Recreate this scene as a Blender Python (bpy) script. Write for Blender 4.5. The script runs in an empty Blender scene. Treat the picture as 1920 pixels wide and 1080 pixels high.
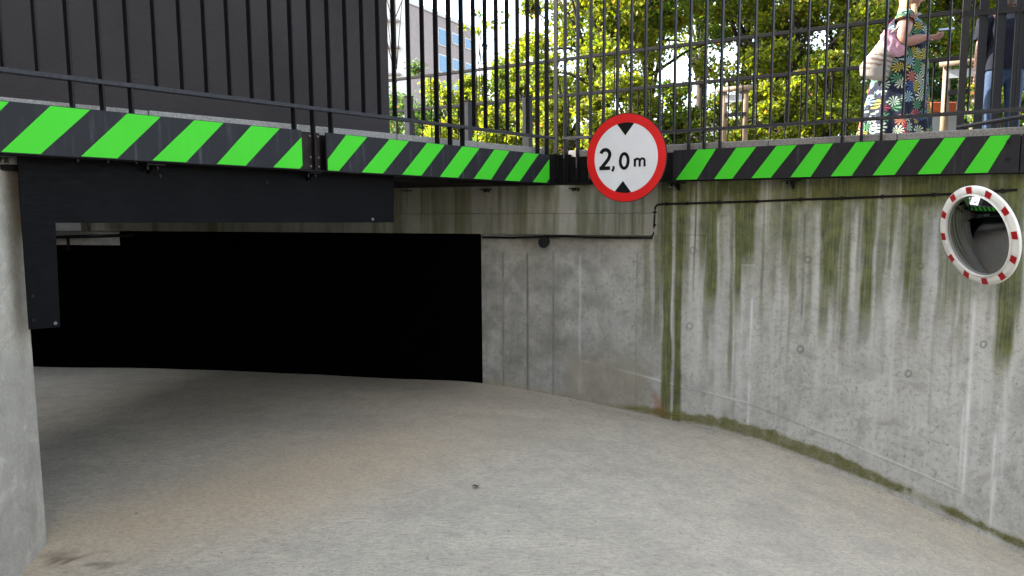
import bpy, bmesh, math, random
import numpy as np
from mathutils import Vector, Matrix

random.seed(7)
rng = np.random.default_rng(7)
SC = bpy.context.scene
COL = SC.collection
R = math.radians

# ------------------------------------------------------------------ camera
FPX = 1400.0                       # focal length in pixels of the 1920 px wide photograph
PITCH = math.atan(155.0 / FPX)
ROLL = R(0.4)
cp, sp = math.cos(PITCH), math.sin(PITCH)
Rv = Vector((1, 0, 0)); Uv = Vector((0, sp, cp)); Fv = Vector((0, cp, -sp))
R2 = Rv * math.cos(ROLL) - Uv * math.sin(ROLL)
U2 = Uv * math.cos(ROLL) + Rv * math.sin(ROLL)
cam_d = bpy.data.cameras.new('camera')
cam = bpy.data.objects.new('camera', cam_d)
COL.objects.link(cam)
m = Matrix.Identity(4)
for i in range(3):
    m[i][0] = R2[i]; m[i][1] = U2[i]; m[i][2] = -Fv[i]
cam.matrix_world = m
cam_d.sensor_width = 36.0
cam_d.lens = 36.0 * FPX / 1920.0
cam_d.clip_start = 0.05
cam_d.clip_end = 3000
SC.camera = cam

# ------------------------------------------------------------------ light
SUN_EL = R(32)
SUN_AZ = math.atan2(-0.95, 0.30)           # azimuth measured from +Y towards +X
sun_dir = Vector((math.sin(SUN_AZ) * math.cos(SUN_EL), math.cos(SUN_AZ) * math.cos(SUN_EL), math.sin(SUN_EL)))
w = bpy.data.worlds.new('World'); SC.world = w; w.use_nodes = True
nt = w.node_tree; nt.nodes.clear()
sky = nt.nodes.new('ShaderNodeTexSky'); sky.sky_type = 'NISHITA'; sky.sun_disc = False
sky.sun_elevation = SUN_EL; sky.sun_rotation = SUN_AZ
sky.dust_density = 2.0; sky.air_density = 1.0; sky.ozone_density = 1.0
hs = nt.nodes.new('ShaderNodeHueSaturation'); hs.inputs['Saturation'].default_value = 0.62
bg = nt.nodes.new('ShaderNodeBackground'); bg.inputs['Strength'].default_value = 0.15
wo = nt.nodes.new('ShaderNodeOutputWorld')
nt.links.new(sky.outputs[0], hs.inputs['Color']); nt.links.new(hs.outputs[0], bg.inputs[0]); nt.links.new(bg.outputs[0], wo.inputs[0])
sd = bpy.data.lights.new('sun', 'SUN'); sd.energy = 4.0; sd.angle = R(0.5); sd.color = (1.0, 0.94, 0.84)
so = bpy.data.objects.new('sun', sd); COL.objects.link(so)
so.rotation_euler = sun_dir.to_track_quat('Z', 'Y').to_euler()
so.location = (0, 0, 30)
SC.view_settings.view_transform = 'Standard'; SC.view_settings.look = 'None'
SC.view_settings.exposure = 2.8; SC.view_settings.gamma = 1.0
SC.view_settings.use_curve_mapping = False

# ------------------------------------------------------------------ survey: photograph point -> place at a known distance
def P(px, py, Y):
    a = (px - 960) / FPX; b = -(py - 540) / FPX
    d = Fv + R2 * a + U2 * b
    return d * (Y / d.y)
def PZ(px, py, z):                 # at a known height
    a = (px - 960) / FPX; b = -(py - 540) / FPX
    d = Fv + R2 * a + U2 * b
    return d * (z / d.z)
def proj(X, Y, Z):                 # numpy arrays -> pixel coordinates
    c = X * Fv.x + Y * Fv.y + Z * Fv.z
    a = (X * R2.x + Y * R2.y + Z * R2.z) / c
    b = (X * U2.x + Y * U2.y + Z * U2.z) / c
    return 960 + FPX * a, 540 - FPX * b
V2 = lambda p: Vector((p.x, p.y))
ST = 0.50                          # street level
# ------------------------------------------------------------------ helpers
def tag(o, label=None, cat=None, group=None, kind=None):
    if label: o['label'] = label
    if cat: o['category'] = cat
    if group: o['group'] = group
    if kind: o['kind'] = kind
    return o
def empty(name, loc, label, cat, group=None, rz=0.0):
    o = bpy.data.objects.new(name, None); COL.objects.link(o)
    o.location = loc; o.rotation_euler = (0, 0, rz); o.empty_display_size = 0.1
    return tag(o, label, cat, group)
def link(name, me, parent=None, mat=None, loc=None, rot=None):
    o = bpy.data.objects.new(name, me); COL.objects.link(o)
    if mat and not me.materials: me.materials.append(mat)
    if parent:
        o.parent = parent
    if loc is not None: o.location = loc
    if rot is not None: o.rotation_euler = rot
    return o
def relink(name, me, parent, mat):
    """mesh in world coordinates under an Empty: shift it into the parent's frame"""
    mi = Matrix.LocRotScale(parent.location, parent.rotation_euler, None).inverted()
    me.transform(mi)
    return link(name, me, parent, mat)
class MB:
    def __init__(s): s.v = []; s.f = []
    def add(s, vs, fs):
        n = len(s.v); s.v += [tuple(v) for v in vs]; s.f += [tuple(i + n for i in f) for f in fs]; return s
    def box(s, c, ax, ay, az, hx, hy, hz):
        c = Vector(c); ax, ay, az = Vector(ax).normalized() * hx, Vector(ay).normalized() * hy, Vector(az).normalized() * hz
        vs = [c + ax * i + ay * j + az * k for i in (-1, 1) for j in (-1, 1) for k in (-1, 1)]
        return s.add(vs, [(0, 1, 3, 2), (4, 6, 7, 5), (0, 4, 5, 1), (2, 3, 7, 6), (0, 2, 6, 4), (1, 5, 7, 3)])
    def aabb(s, x0, x1, y0, y1, z0, z1):
        return s.box(((x0 + x1) / 2, (y0 + y1) / 2, (z0 + z1) / 2), (1, 0, 0), (0, 1, 0), (0, 0, 1), abs(x1 - x0) / 2, abs(y1 - y0) / 2, abs(z1 - z0) / 2)
    def beam(s, a, b, wd, ht, up=(0, 0, 1)):
        a, b = Vector(a), Vector(b); d = (b - a); up = Vector(up)
        side = d.cross(up).normalized(); u = side.cross(d).normalized()
        return s.box((a + b) / 2, d, side, u, d.length / 2, wd / 2, ht / 2)
    def prism(s, poly, z0, z1):
        n = len(poly)
        z0s = z0 if isinstance(z0, (list, tuple)) else [z0] * n
        z1s = z1 if isinstance(z1, (list, tuple)) else [z1] * n
        vs = [(p[0], p[1], z0s[i]) for i, p in enumerate(poly)] + [(p[0], p[1], z1s[i]) for i, p in enumerate(poly)]
        fs = [tuple(range(n))[::-1], tuple(range(n, 2 * n))] + [(i, (i + 1) % n, n + (i + 1) % n, n + i) for i in range(n)]
        return s.add(vs, fs)
    def tube(s, pts, r, seg=8, caps=True):
        pts = [Vector(p) for p in pts]; n = len(pts)
        rs = r if isinstance(r, (list, tuple)) else [r] * n
        ring = []
        ref = Vector((0, 0, 1))
        for i, p in enumerate(pts):
            d = (pts[min(i + 1, n - 1)] - pts[max(i - 1, 0)]).normalized()
            a = d.cross(ref)
            if a.length < 0.1: a = d.cross(Vector((1, 0, 0)))
            a.normalize(); b = d.cross(a).normalized()
            ring.append([p + (a * math.cos(2 * math.pi * k / seg) + b * math.sin(2 * math.pi * k / seg)) * rs[i] for k in range(seg)])
        vs = [v for rg in ring for v in rg]
        fs = [(i * seg + k, i * seg + (k + 1) % seg, (i + 1) * seg + (k + 1) % seg, (i + 1) * seg + k) for i in range(n - 1) for k in range(seg)]
        if caps: fs += [tuple(range(seg))[::-1], tuple((n - 1) * seg + k for k in range(seg))]
        return s.add(vs, fs)
    def mesh(s, name='mesh', smooth=False, bevel=0.0):
        me = bpy.data.meshes.new(name); me.from_pydata(s.v, [], s.f)
        bm = bmesh.new(); bm.from_mesh(me)
        if bevel > 0:
            bmesh.ops.bevel(bm, geom=[e for e in bm.edges], offset=bevel, segments=1, affect='EDGES', clamp_overlap=True)
        bmesh.ops.recalc_face_normals(bm, faces=bm.faces); bm.to_mesh(me); bm.free()
        if smooth:
            for p in me.polygons: p.use_smooth = True
        me.update(); return me

# ------------------------------------------------------------------ materials
class NT:
    def __init__(s, name):
        s.m = bpy.data.materials.new(name); s.m.use_nodes = True; s.t = s.m.node_tree
        s.b = s.t.nodes['Principled BSDF']; s.out = s.t.nodes['Material Output']
    def n(s, typ, **kw):
        x = s.t.nodes.new(typ)
        for k, v in kw.items():
            if k in x.inputs.keys() if isinstance(k, str) else False: x.inputs[k].default_value = v
            else: setattr(x, k, v)
        return x
    def l(s, a, b): s.t.links.new(a, b)
    def noise(s, scale, detail=4, rough=0.6, vec=None, dist=0.0):
        x = s.n('ShaderNodeTexNoise'); x.inputs['Scale'].default_value = scale; x.inputs['Detail'].default_value = detail
        x.inputs['Roughness'].default_value = rough; x.inputs['Distortion'].default_value = dist
        if vec is not None: s.l(vec, x.inputs['Vector'])
        return x.outputs['Fac']
    def ramp(s, fac, stops):
        x = s.n('ShaderNodeValToRGB'); e = x.color_ramp.elements
        while len(e) < len(stops): e.new(0.5)
        for i, (p, c) in enumerate(stops):
            e[i].position = p; e[i].color = (c, c, c, 1) if not isinstance(c, (tuple, list)) else (*c[:3], 1)
        s.l(fac, x.inputs[0]); return x.outputs[0]
    def mix(s, fac, a, b, mode='MIX'):
        x = s.n('ShaderNodeMix'); x.data_type = 'RGBA'; x.blend_type = mode
        for sock, val in ((x.inputs[0], fac), (x.inputs[6], a), (x.inputs[7], b)):
            if isinstance(val, (int, float)): sock.default_value = val
            elif isinstance(val, (tuple, list)): sock.default_value = (*val[:3], 1)
            else: s.l(val, sock)
        return x.outputs[2]
    def math(s, op, a, b=0.0, clamp=False):
        x = s.n('ShaderNodeMath'); x.operation = op; x.use_clamp = clamp
        for sock, val in ((x.inputs[0], a), (x.inputs[1], b)):
            if isinstance(val, (int, float)): sock.default_value = val
            else: s.l(val, sock)
        return x.outputs[0]
    def coord(s, scale=(1, 1, 1), rot=(0, 0, 0), kind='Object'):
        tc = s.n('ShaderNodeTexCoord'); mp = s.n('ShaderNodeMapping')
        mp.inputs['Scale'].default_value = scale; mp.inputs['Rotation'].default_value = rot
        s.l(tc.outputs[kind], mp.inputs[0]); return mp.outputs[0]
    def attr(s, name):
        x = s.n('ShaderNodeAttribute'); x.attribute_name = name; return x.outputs['Fac']
    def bump(s, h, strength=0.3, dist=0.01):
        x = s.n('ShaderNodeBump'); x.inputs['Strength'].default_value = strength; x.inputs['Distance'].default_value = dist
        s.l(h, x.inputs['Height']); s.l(x.outputs[0], s.b.inputs['Normal'])
    def set(s, col=None, rough=None, metal=None):
        if col is not None:
            if isinstance(col, (tuple, list)): s.b.inputs['Base Color'].default_value = (*col[:3], 1)
            else: s.l(col, s.b.inputs['Base Color'])
        if rough is not None:
            if isinstance(rough, (int, float)): s.b.inputs['Roughness'].default_value = rough
            else: s.l(rough, s.b.inputs['Roughness'])
        if metal is not None: s.b.inputs['Metallic'].default_value = metal
        return s.m

def mat_plain(name, col, rough=0.6, metal=0.0, var=0.18, nscale=12.0, bump=0.05, spec=None):
    t = NT(name); t.b.inputs['Specular IOR Level'].default_value = (0.12 if max(col) < 0.03 else 0.4) if spec is None else spec; n = t.noise(nscale, 5, 0.6, t.coord())
    v = t.ramp(n, [(0.3, 1 - var), (0.7, 1 + var)])
    t.set(t.mix(1.0, col, v, 'MULTIPLY'), rough, metal)
    if bump: t.bump(n, bump, 0.01)
    return t.m

def mat_concrete(name, base=(0.30, 0.30, 0.285), boards=0.0):
    t = NT(name); vec = t.coord(); vv = t.coord((1.0, 1.0, 0.12))
    big = t.noise(1.3, 5, 0.6, vec); streak = t.noise(7, 4, 0.6, vv); fine = t.noise(60, 4, 0.7, vec)
    c = t.mix(t.ramp(big, [(0.3, 0.0), (0.7, 1.0)]), tuple(x * 0.78 for x in base), tuple(x * 1.15 for x in base))
    c = t.mix(t.ramp(streak, [(0.42, 0.0), (0.75, 0.55)]), c, tuple(x * 0.62 for x in base))
    c = t.mix(t.ramp(fine, [(0.35, 0.35), (0.6, 0.0)]), c, tuple(x * 0.5 for x in base))
    m2 = t.noise(5.5, 6, 0.75, vec, .5)
    c = t.mix(t.ramp(m2, [(0.36, 0.55), (0.5, 0.0)]), c, tuple(x * 0.55 for x in base))
    c = t.mix(t.ramp(m2, [(0.55, 0.0), (0.68, 0.45)]), c, tuple(min(.6, x * 1.5) for x in base))
    vo = t.n('ShaderNodeTexVoronoi'); vo.inputs['Scale'].default_value = 14; t.l(vec, vo.inputs['Vector'])
    pit = t.ramp(vo.outputs['Distance'], [(0.03, 1.0), (0.07, 0.0)])
    c = t.mix(t.math('MULTIPLY', pit, 0.6), c, (0.05, 0.05, 0.048))
    t.set(c, 0.85)
    t.bump(t.math('SUBTRACT', t.math('ADD', t.math('MULTIPLY', fine, 0.5), t.math('MULTIPLY', big, 1.5)), pit), 0.6, 0.012)
    return t.m

M = {}
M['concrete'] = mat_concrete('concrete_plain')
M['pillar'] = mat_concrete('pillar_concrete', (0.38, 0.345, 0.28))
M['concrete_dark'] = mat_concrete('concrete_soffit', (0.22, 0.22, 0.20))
M['granite'] = mat_plain('granite_kerb', (0.20, 0.197, 0.188), 0.8, 0, 0.45, 90, 0.3)
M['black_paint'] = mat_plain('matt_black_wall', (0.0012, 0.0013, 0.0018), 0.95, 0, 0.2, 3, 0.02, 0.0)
M['steel'] = mat_plain('anthracite_steel', (0.0065, 0.0065, 0.0075), 0.5, 0.0, 0.25, 25, 0.08)
M['rail'] = mat_plain('galvanised_dark_rail', (0.026, 0.026, 0.029), 0.5, 0.0, 0.3, 40, 0.1)
M['rear_steel'] = mat_plain('rear_fence_steel', (0.0045, 0.0045, 0.005), 0.6, 0.0, 0.2, 20, 0.05)
M['fascia'] = mat_plain('rusty_black_channel', (0.005, 0.0042, 0.0042), 0.7, 0, 0.4, 10, 0.1)
M['post_grey'] = mat_plain('grey_painted_post', (0.024, 0.025, 0.029), 0.6, 0, 0.15, 10, 0.05)
M['bolt'] = mat_plain('bolt_black', (0.008, 0.008, 0.009), 0.35, 0.4, 0.2, 60, 0)
M['zinc'] = mat_plain('zinc_bolt', (0.10, 0.10, 0.10), 0.5, 0.5, 0.2, 60, 0)
M['cable'] = mat_plain('black_cable', (0.008, 0.008, 0.009), 0.5, 0, 0.2, 30, 0)
M['wood'] = mat_plain('peeled_pine_stake', (0.17, 0.12, 0.075), 0.7, 0, 0.3, 14, 0.2)
M['orange'] = mat_plain('orange_plastic', (0.36, 0.075, 0.02), 0.45, 0, 0.1, 6, 0)
M['white_plastic'] = mat_plain('white_plastic', (0.26, 0.27, 0.275), 0.4, 0, 0.06, 6, 0)
M['bark'] = mat_plain('tree_bark', (0.035, 0.026, 0.02), 0.9, 0, 0.4, 20, 0.4)

# black sheet with wipe marks
t = NT('dark_panel_sheet'); n1 = t.noise(3, 5, 0.6, t.coord((1, 1, 1))); n2 = t.noise(16, 4, 0.6, t.coord((1, 1, 4)))
c = t.mix(t.ramp(n1, [(0.35, 0.0), (0.7, 1.0)]), (0.0030, 0.0030, 0.0035), (0.0045, 0.0045, 0.005))
t.b.inputs['Specular IOR Level'].default_value = 0.05
t.set(c, t.ramp(n2, [(0.3, 0.5), (0.7, 0.75)])); t.bump(n2, 0.06, 0.01); M['panel_black'] = t.m
# anthracite render of the kiosk wall
t = NT('anthracite_render'); n1 = t.noise(1.2, 4, 0.6, t.coord((1, 1, 1))); n2 = t.noise(24, 5, 0.7, t.coord((1, 1, 5)))
c = t.mix(t.ramp(n1, [(0.3, 0.0), (0.7, 1.0)]), (0.031, 0.0275, 0.0265), (0.041, 0.037, 0.0365))
t.b.inputs['Specular IOR Level'].default_value = 0.1
t.set(c, 0.8); t.bump(n2, 0.5, 0.012); M['kiosk'] = t.m
# hazard panel: charcoal with thin run marks, and the green film
def mat_hazard(name, col, dirt):
    t = NT(name); run = t.noise(26, 4, 0.6, t.coord((1, 1, 0.06))); g = t.noise(5, 5, 0.65, t.coord())
    c = t.mix(t.math('MULTIPLY', t.ramp(run, [(0.55, 0.0), (0.72, 1.0)]), t.ramp(g, [(0.4, 0.0), (0.65, dirt)])), col, (0.06, 0.06, 0.065))
    c = t.mix(t.ramp(t.noise(2.5, 3, 0.5, t.coord()), [(0.3, 0.16), (0.7, 0.0)]), c, tuple(x * 0.55 for x in col))
    t.b.inputs['Specular IOR Level'].default_value = 0.12
    t.set(c, 0.5); t.bump(run, 0.04, 0.01); return t.m
M['hz_black'] = mat_hazard('hazard_charcoal', (0.0125, 0.0125, 0.015), 0.8)
M['hz_green'] = mat_hazard('hazard_green', (0.042, 0.42, 0.018), 0.10)

# ramp floor
t = NT('ramp_concrete'); vec = t.coord()
br = t.noise(95, 4, 0.7, t.coord((0.13, 1.0, 1.0), (0, 0, R(6)))); grit = t.noise(46, 8, 0.85, t.coord((0.75, 1.0, 1.0), (0, 0, R(6)))); big = t.noise(0.8, 5, 0.6, vec); med = t.noise(5, 5, 0.7, vec, 0.5); fine = t.noise(130, 3, 0.7, vec)
c = t.mix(t.ramp(big, [(0.3, 0.0), (0.7, 1.0)]), (0.455, 0.39, 0.275), (0.545, 0.47, 0.34))
c = t.mix(t.ramp(grit, [(0.40, 0.5), (0.5, 0.0)]), c, (0.23, 0.205, 0.16))
c = t.mix(t.ramp(grit, [(0.53, 0.0), (0.63, 0.32)]), c, (0.70, 0.64, 0.52))
c = t.mix(t.ramp(med, [(0.35, 0.30), (0.62, 0.0)]), c, (0.20, 0.185, 0.165))
c = t.mix(t.math('MULTIPLY', t.ramp(br, [(0.34, 0.85), (0.5, 0.0)]), 0.85), c, (0.22, 0.20, 0.17))
c = t.mix(t.ramp(fine, [(0.3, 0.5), (0.5, 0.0)]), c, (0.17, 0.16, 0.14))
c = t.mix(t.ramp(fine, [(0.6, 0.0), (0.78, 0.4)]), c, (0.58, 0.56, 0.52))
vo = t.n('ShaderNodeTexVoronoi'); vo.inputs['Scale'].default_value = 9; vo.inputs['Randomness'].default_value = 1.0; t.l(vec, vo.inputs['Vector'])
pit = t.math('MULTIPLY', t.ramp(vo.outputs['Distance'], [(0.035, 1.0), (0.07, 0.0)]), t.ramp(med, [(0.45, 0.0), (0.55, 1.0)]))
c = t.mix(t.math('MULTIPLY', pit, 0.8), c, (0.04, 0.035, 0.03))
c = t.mix(t.attr('warm_light'), c, t.mix(t.ramp(grit, [(0.35, 0.0), (0.65, 1.0)]), (0.37, 0.26, 0.145), (0.56, 0.42, 0.26)))
c = t.mix(t.attr('soot'), c, (0.16, 0.145, 0.12))
c = t.mix(t.attr('mud'), c, (0.07, 0.05, 0.03))
t.set(c, 0.88)
t.bump(t.math('ADD', t.math('SUBTRACT', t.math('MULTIPLY', br, 0.9), pit), t.math('ADD', t.math('MULTIPLY', fine, 0.35), t.math('MULTIPLY', grit, 0.8))), 0.6, 0.008); M['ramp'] = t.m

# stained retaining wall
t = NT('stained_wall_concrete'); vec = t.coord(); vv = t.coord((1, 1, 0.05))
big = t.noise(1.1, 6, 0.65, vec); med = t.noise(9, 5, 0.65, vec); fine = t.noise(90, 4, 0.7, vec); st = t.noise(22, 4, 0.6, vv); st2 = t.noise(60, 3, 0.6, vv)
c = t.mix(t.ramp(big, [(0.3, 0.0), (0.7, 1.0)]), (0.31, 0.312, 0.288), (0.43, 0.437, 0.415))
cr1 = t.noise(4.2, 6, 0.75, vec, 0.6); cr2 = t.noise(26, 6, 0.8, vec)
c = t.mix(t.ramp(cr1, [(0.36, 0.4), (0.50, 0.0)]), c, (0.16, 0.16, 0.148))
c = t.mix(t.ramp(cr1, [(0.54, 0.0), (0.68, 0.5)]), c, (0.42, 0.425, 0.41))
c = t.mix(t.ramp(cr2, [(0.36, 0.55), (0.5, 0.0)]), c, (0.14, 0.14, 0.13))
c = t.mix(t.ramp(st, [(0.45, 0.0), (0.75, 0.32)]), c, (0.20, 0.20, 0.185))
c = t.mix(t.ramp(st, [(0.25, 0.4), (0.42, 0.0)]), c, (0.46, 0.47, 0.47))
c = t.mix(t.ramp(med, [(0.3, 0.35), (0.5, 0.0)]), c, (0.22, 0.22, 0.205))
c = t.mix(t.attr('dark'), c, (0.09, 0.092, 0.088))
c = t.mix(t.attr('white'), c, (0.62, 0.63, 0.64))
c = t.mix(t.attr('tan'), c, (0.20, 0.185, 0.13))
al = t.attr('algae')
alm = t.math('MULTIPLY', al, t.ramp(st2, [(0.25, 0.75), (0.55, 1.0)]), True)
gcol = t.mix(t.ramp(med, [(0.35, 0.0), (0.65, 1.0)]), (0.036, 0.047, 0.006), (0.088, 0.102, 0.014))
c = t.mix(alm, c, gcol)
ms = t.attr('moss')
mcol = t.mix(t.ramp(fine, [(0.35, 0.0), (0.65, 1.0)]), (0.070, 0.075, 0.016), (0.190, 0.190, 0.055))
c = t.mix(ms, c, mcol)
c = t.mix(t.attr('rust'), c, (0.17, 0.075, 0.022))
vo = t.n('ShaderNodeTexVoronoi'); vo.inputs['Scale'].default_value = 11; t.l(vec, vo.inputs['Vector'])
pit = t.math('MULTIPLY', t.ramp(vo.outputs['Distance'], [(0.025, 1.0), (0.06, 0.0)]), t.ramp(med, [(0.44, 0.0), (0.54, 1.0)]))
c = t.mix(t.math('MULTIPLY', pit, 0.75), c, (0.035, 0.035, 0.033))
t.set(c, 0.82)
h = t.math('ADD', t.math('SUBTRACT', t.math('MULTIPLY', fine, 0.35), pit), t.math('MULTIPLY', t.math('MULTIPLY', ms, fine), 2.5))
h = t.math('SUBTRACT', h, t.math('MULTIPLY', t.attr('dark'), 0.8))
t.bump(h, 0.5, 0.008); M['wall'] = t.m

# ------------------------------------------------------------------ plan of the place (metres, eye at origin)
Lband = [P(0, 188, 3.80), P(1030, 290, 7.50)]              # left hazard line, in plan
Rband = [P(1280, 281, 6.88), P(1885, 252.7, 5.50)]
la, lb = V2(Lband[0]), V2(Lband[1]); ra, rb = V2(Rband[0]), V2(Rband[1])
ld = (lb - la).normalized(); rd = (rb - ra).normalized()
ln = Vector((-ld.y, ld.x)); rn = Vector((-rd.y, rd.x))     # away from the ramp
# corner of the two lines
def cross2(a, b): return a.x * b.y - a.y * b.x
tt = cross2(ra - la, rd) / cross2(ld, rd)
CORN = la + ld * tt
def on_line(a, d, px, z=0.4):       # point of a plan line seen at pixel column px (height z)
    best = None; lo, hi = -8.0, 12.0
    for _ in range(50):
        mid = (lo + hi) / 2; q = a + d * mid
        x, _y = proj(q.x, q.y, z)
        if q.y <= 0.05 or x < px: lo = mid
        else: hi = mid
    return a + d * ((lo + hi) / 2)

# ---- ramp floor: smooth surface through surveyed points
wallY = [(700, 8.75), (905, 8.12), (1000, 7.9), (1100, 7.66), (1200, 7.37), (1280, 7.12), (1413, 6.74), (1523, 6.44), (1630, 6.17), (1822, 5.72), (1920, 5.51)]
baseY = [(905, 718), (1000, 734), (1100, 753), (1162, 767), (1278, 792), (1413, 822), (1524, 868), (1630, 909), (1822, 988), (1920, 1040)]
def wY(px): return float(np.interp(px, [a for a, b in wallY], [b for a, b in wallY]))
ctrl = [P(px, py, wY(px)) for px, py in baseY]
blackbase = [(905, 718, 8.12), (750, 711, 8.62), (600, 703, 9.12), (420, 695, 9.6), (240, 690, 10.0), (65, 688, 10.4)]
ctrl += [P(*b) for b in blackbase[1:]]
pil = P(84, 1013, 4.20)
ctrl += [pil, P(30, 1080, 3.86)]
ctrl += [Vector((0, 0, -1.72)), Vector((-2.0, 0, -1.66)), Vector((4.0, 1.5, -2.3)), Vector((0, -6, -1.1)), Vector((5, -6, -1.3)), Vector((-9, 9, -2.05)), Vector((-9, 5, -2.0)), Vector((7, 3.2, -2.75)), Vector((0.8, 3.9, -1.93)), Vector((-0.5, 5.5, -1.93))]
A = np.array([[p.x, p.y] for p in ctrl]); zz = np.array([p.z for p in ctrl])
def tps(r2): return 0.5 * r2 * np.log(r2 + 1e-9)
n = len(A); K = tps(((A[:, None] - A[None]) ** 2).sum(-1)) + np.eye(n) * 0.12
Pm = np.hstack([np.ones((n, 1)), A]); L = np.block([[K, Pm], [Pm.T, np.zeros((3, 3))]])
sol = np.linalg.solve(L, np.concatenate([zz, np.zeros(3)]))
def floor_z(X, Y):
    X = np.asarray(X, float); Y = np.asarray(Y, float)
    out = sol[n] + sol[n + 1] * X + sol[n + 2] * Y
    for i in range(n): out = out + sol[i] * tps((X - A[i, 0]) ** 2 + (Y - A[i, 1]) ** 2)
    return out

def smooth(a, b, x):
    u = np.clip((x - a) / (b - a), 0, 1); return u * u * (3 - 2 * u)
def vnoise(x, y, seed):
    r = np.random.default_rng(seed); g = r.random((257, 257)); g[:, 256] = g[:, 0]; g[256] = g[0]
    xi = np.floor(x).astype(int); yi = np.floor(y).astype(int); fx = x - xi; fy = y - yi
    fx = fx * fx * (3 - 2 * fx); fy = fy * fy * (3 - 2 * fy); xi %= 256; yi %= 256
    return (g[yi, xi] * (1 - fx) + g[yi, xi + 1] * fx) * (1 - fy) + (g[yi + 1, xi] * (1 - fx) + g[yi + 1, xi + 1] * fx) * fy
def fbm(x, y, seed, o=4):
    s = 0; a = 0.5; t_ = 0
    for k in range(o):
        s = s + a * vnoise(x * 2 ** k + 31.7 * k, y * 2 ** k + 11.3 * k, seed + k); t_ += a; a *= 0.5
    return s / t_
def grid_mesh(name, X, Y, Z, attrs=None, smoothed=True):
    h, w_ = X.shape
    me = bpy.data.meshes.new(name); nv = h * w_
    me.vertices.add(nv); me.vertices.foreach_set('co', np.stack([X, Y, Z], -1).reshape(-1).astype(np.float32))
    idx = np.arange(nv).reshape(h, w_)
    q = np.stack([idx[:-1, :-1], idx[:-1, 1:], idx[1:, 1:], idx[1:, :-1]], -1).reshape(-1)
    nf = (h - 1) * (w_ - 1)
    me.loops.add(nf * 4); me.polygons.add(nf)
    me.loops.foreach_set('vertex_index', q.astype(np.int32))
    me.polygons.foreach_set('loop_start', np.arange(0, nf * 4, 4, dtype=np.int32))
    me.polygons.foreach_set('use_smooth', np.full(nf, smoothed))
    me.update(calc_edges=True)
    for k, a in (attrs or {}).items():
        at = me.attributes.new(k, 'FLOAT', 'POINT'); at.data.foreach_set('value', np.clip(a, 0, 1).reshape(-1).astype(np.float32))
    return me
xs = np.concatenate([np.arange(-16, -7.5, 0.5), np.arange(-7.5, 6.5, 0.035), np.arange(6.5, 14, 0.5)])
ys = np.concatenate([np.arange(-14, 2.5, 0.4), np.arange(2.5, 10.6, 0.035), np.arange(10.6, 13, 0.4)])
X, Y = np.meshgrid(xs, ys)
Z = np.zeros_like(X)
for r0 in range(0, X.shape[0], 60): Z[r0:r0 + 60] = floor_z(X[r0:r0 + 60], Y[r0:r0 + 60])
Z = Z + 0.004 * fbm(X * 3, Y * 3, 5)
Ys = np.maximum(Y, 1.0)
fx_, fy_ = proj(X, Ys, Z)
# warm light across the ramp mouth, painted into the floor colour as a tan band
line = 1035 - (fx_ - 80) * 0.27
warm_light = np.exp(-((fy_ - line) / 85.0) ** 2) * smooth(1250, 500, fx_) * (Y > 2.5) * (Y < 9)
warm_light = warm_light * (0.55 + 0.45 * fbm(X * 2.0, Y * 2.0, 20)) * 0.9
mud = smooth(0.60, 0.72, fbm(X * 9, Y * 14, 33)) * np.exp(-(((fx_ - 130) / 90) ** 2 + ((fy_ - 1062) / 26) ** 2)) * 0.9
ddp = np.hypot((fx_ - 890) / 6, (fy_ - 915) / 2.2); mud = np.maximum(mud, (ddp < 1) * 0.8 * (Y > 2.5))
soot = smooth(0.56, 0.74, fbm(X * 1.2, Y * 2.4, 51)) * 0.15 + 0.25 * np.exp(-((fy_ - (742 + (fx_ - 900) * 0.12)) / 16) ** 2) * (Y > 6)
arc = np.hypot(X + 2.2, Y - 0.5); soot = soot + 0.16 * (np.exp(-((arc - 4.6) / 0.28) ** 2) + np.exp(-((arc - 6.1) / 0.28) ** 2)) * fbm(X * 3, Y * 3, 77)
me = grid_mesh('ramp_floor', X, Y, Z, {'warm_light': warm_light, 'mud': mud, 'soot': soot})
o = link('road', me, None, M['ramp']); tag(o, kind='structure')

# ---- right retaining wall: dense sheet with its stains, backed by solid concrete
pxs = np.concatenate([np.arange(902, 1960, 1.7)])
path = np.array([[P(p, 600, float(np.interp(p, [a for a, b in wallY], [b for a, b in wallY])) - max(0, p - 1920) * 0.0022).x,
                  float(np.interp(p, [a for a, b in wallY], [b for a, b in wallY])) - max(0, p - 1920) * 0.0022] for p in pxs])
# smooth the plan curve
for _ in range(60):
    path[1:-1] = 0.25 * path[:-2] + 0.5 * path[1:-1] + 0.25 * path[2:]
zs = np.arange(-2.95, 0.235, 0.0095)
seg = np.r_[0, np.cumsum(np.hypot(*np.diff(path, axis=0).T))]
Xw = np.repeat(path[None, :, 0], len(zs), 0); Yw = np.repeat(path[None, :, 1], len(zs), 0); Zw = np.repeat(zs[:, None], len(pxs), 1)
Uw = np.repeat(seg[None], len(zs), 0)
wx, wy = proj(Xw, Yw, Zw)
cx = np.repeat(proj(path[:, 0], path[:, 1], np.full(len(pxs), -0.3))[0][None], len(zs), 0)   # column name = photo column at mid height
fz = floor_z(path[:, 0], path[:, 1]); hb = Zw - fz[None]
wob = (fbm(Uw * 3, Zw * 1.2, 3) - 0.5)
algae = np.zeros_like(Xw)
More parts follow.
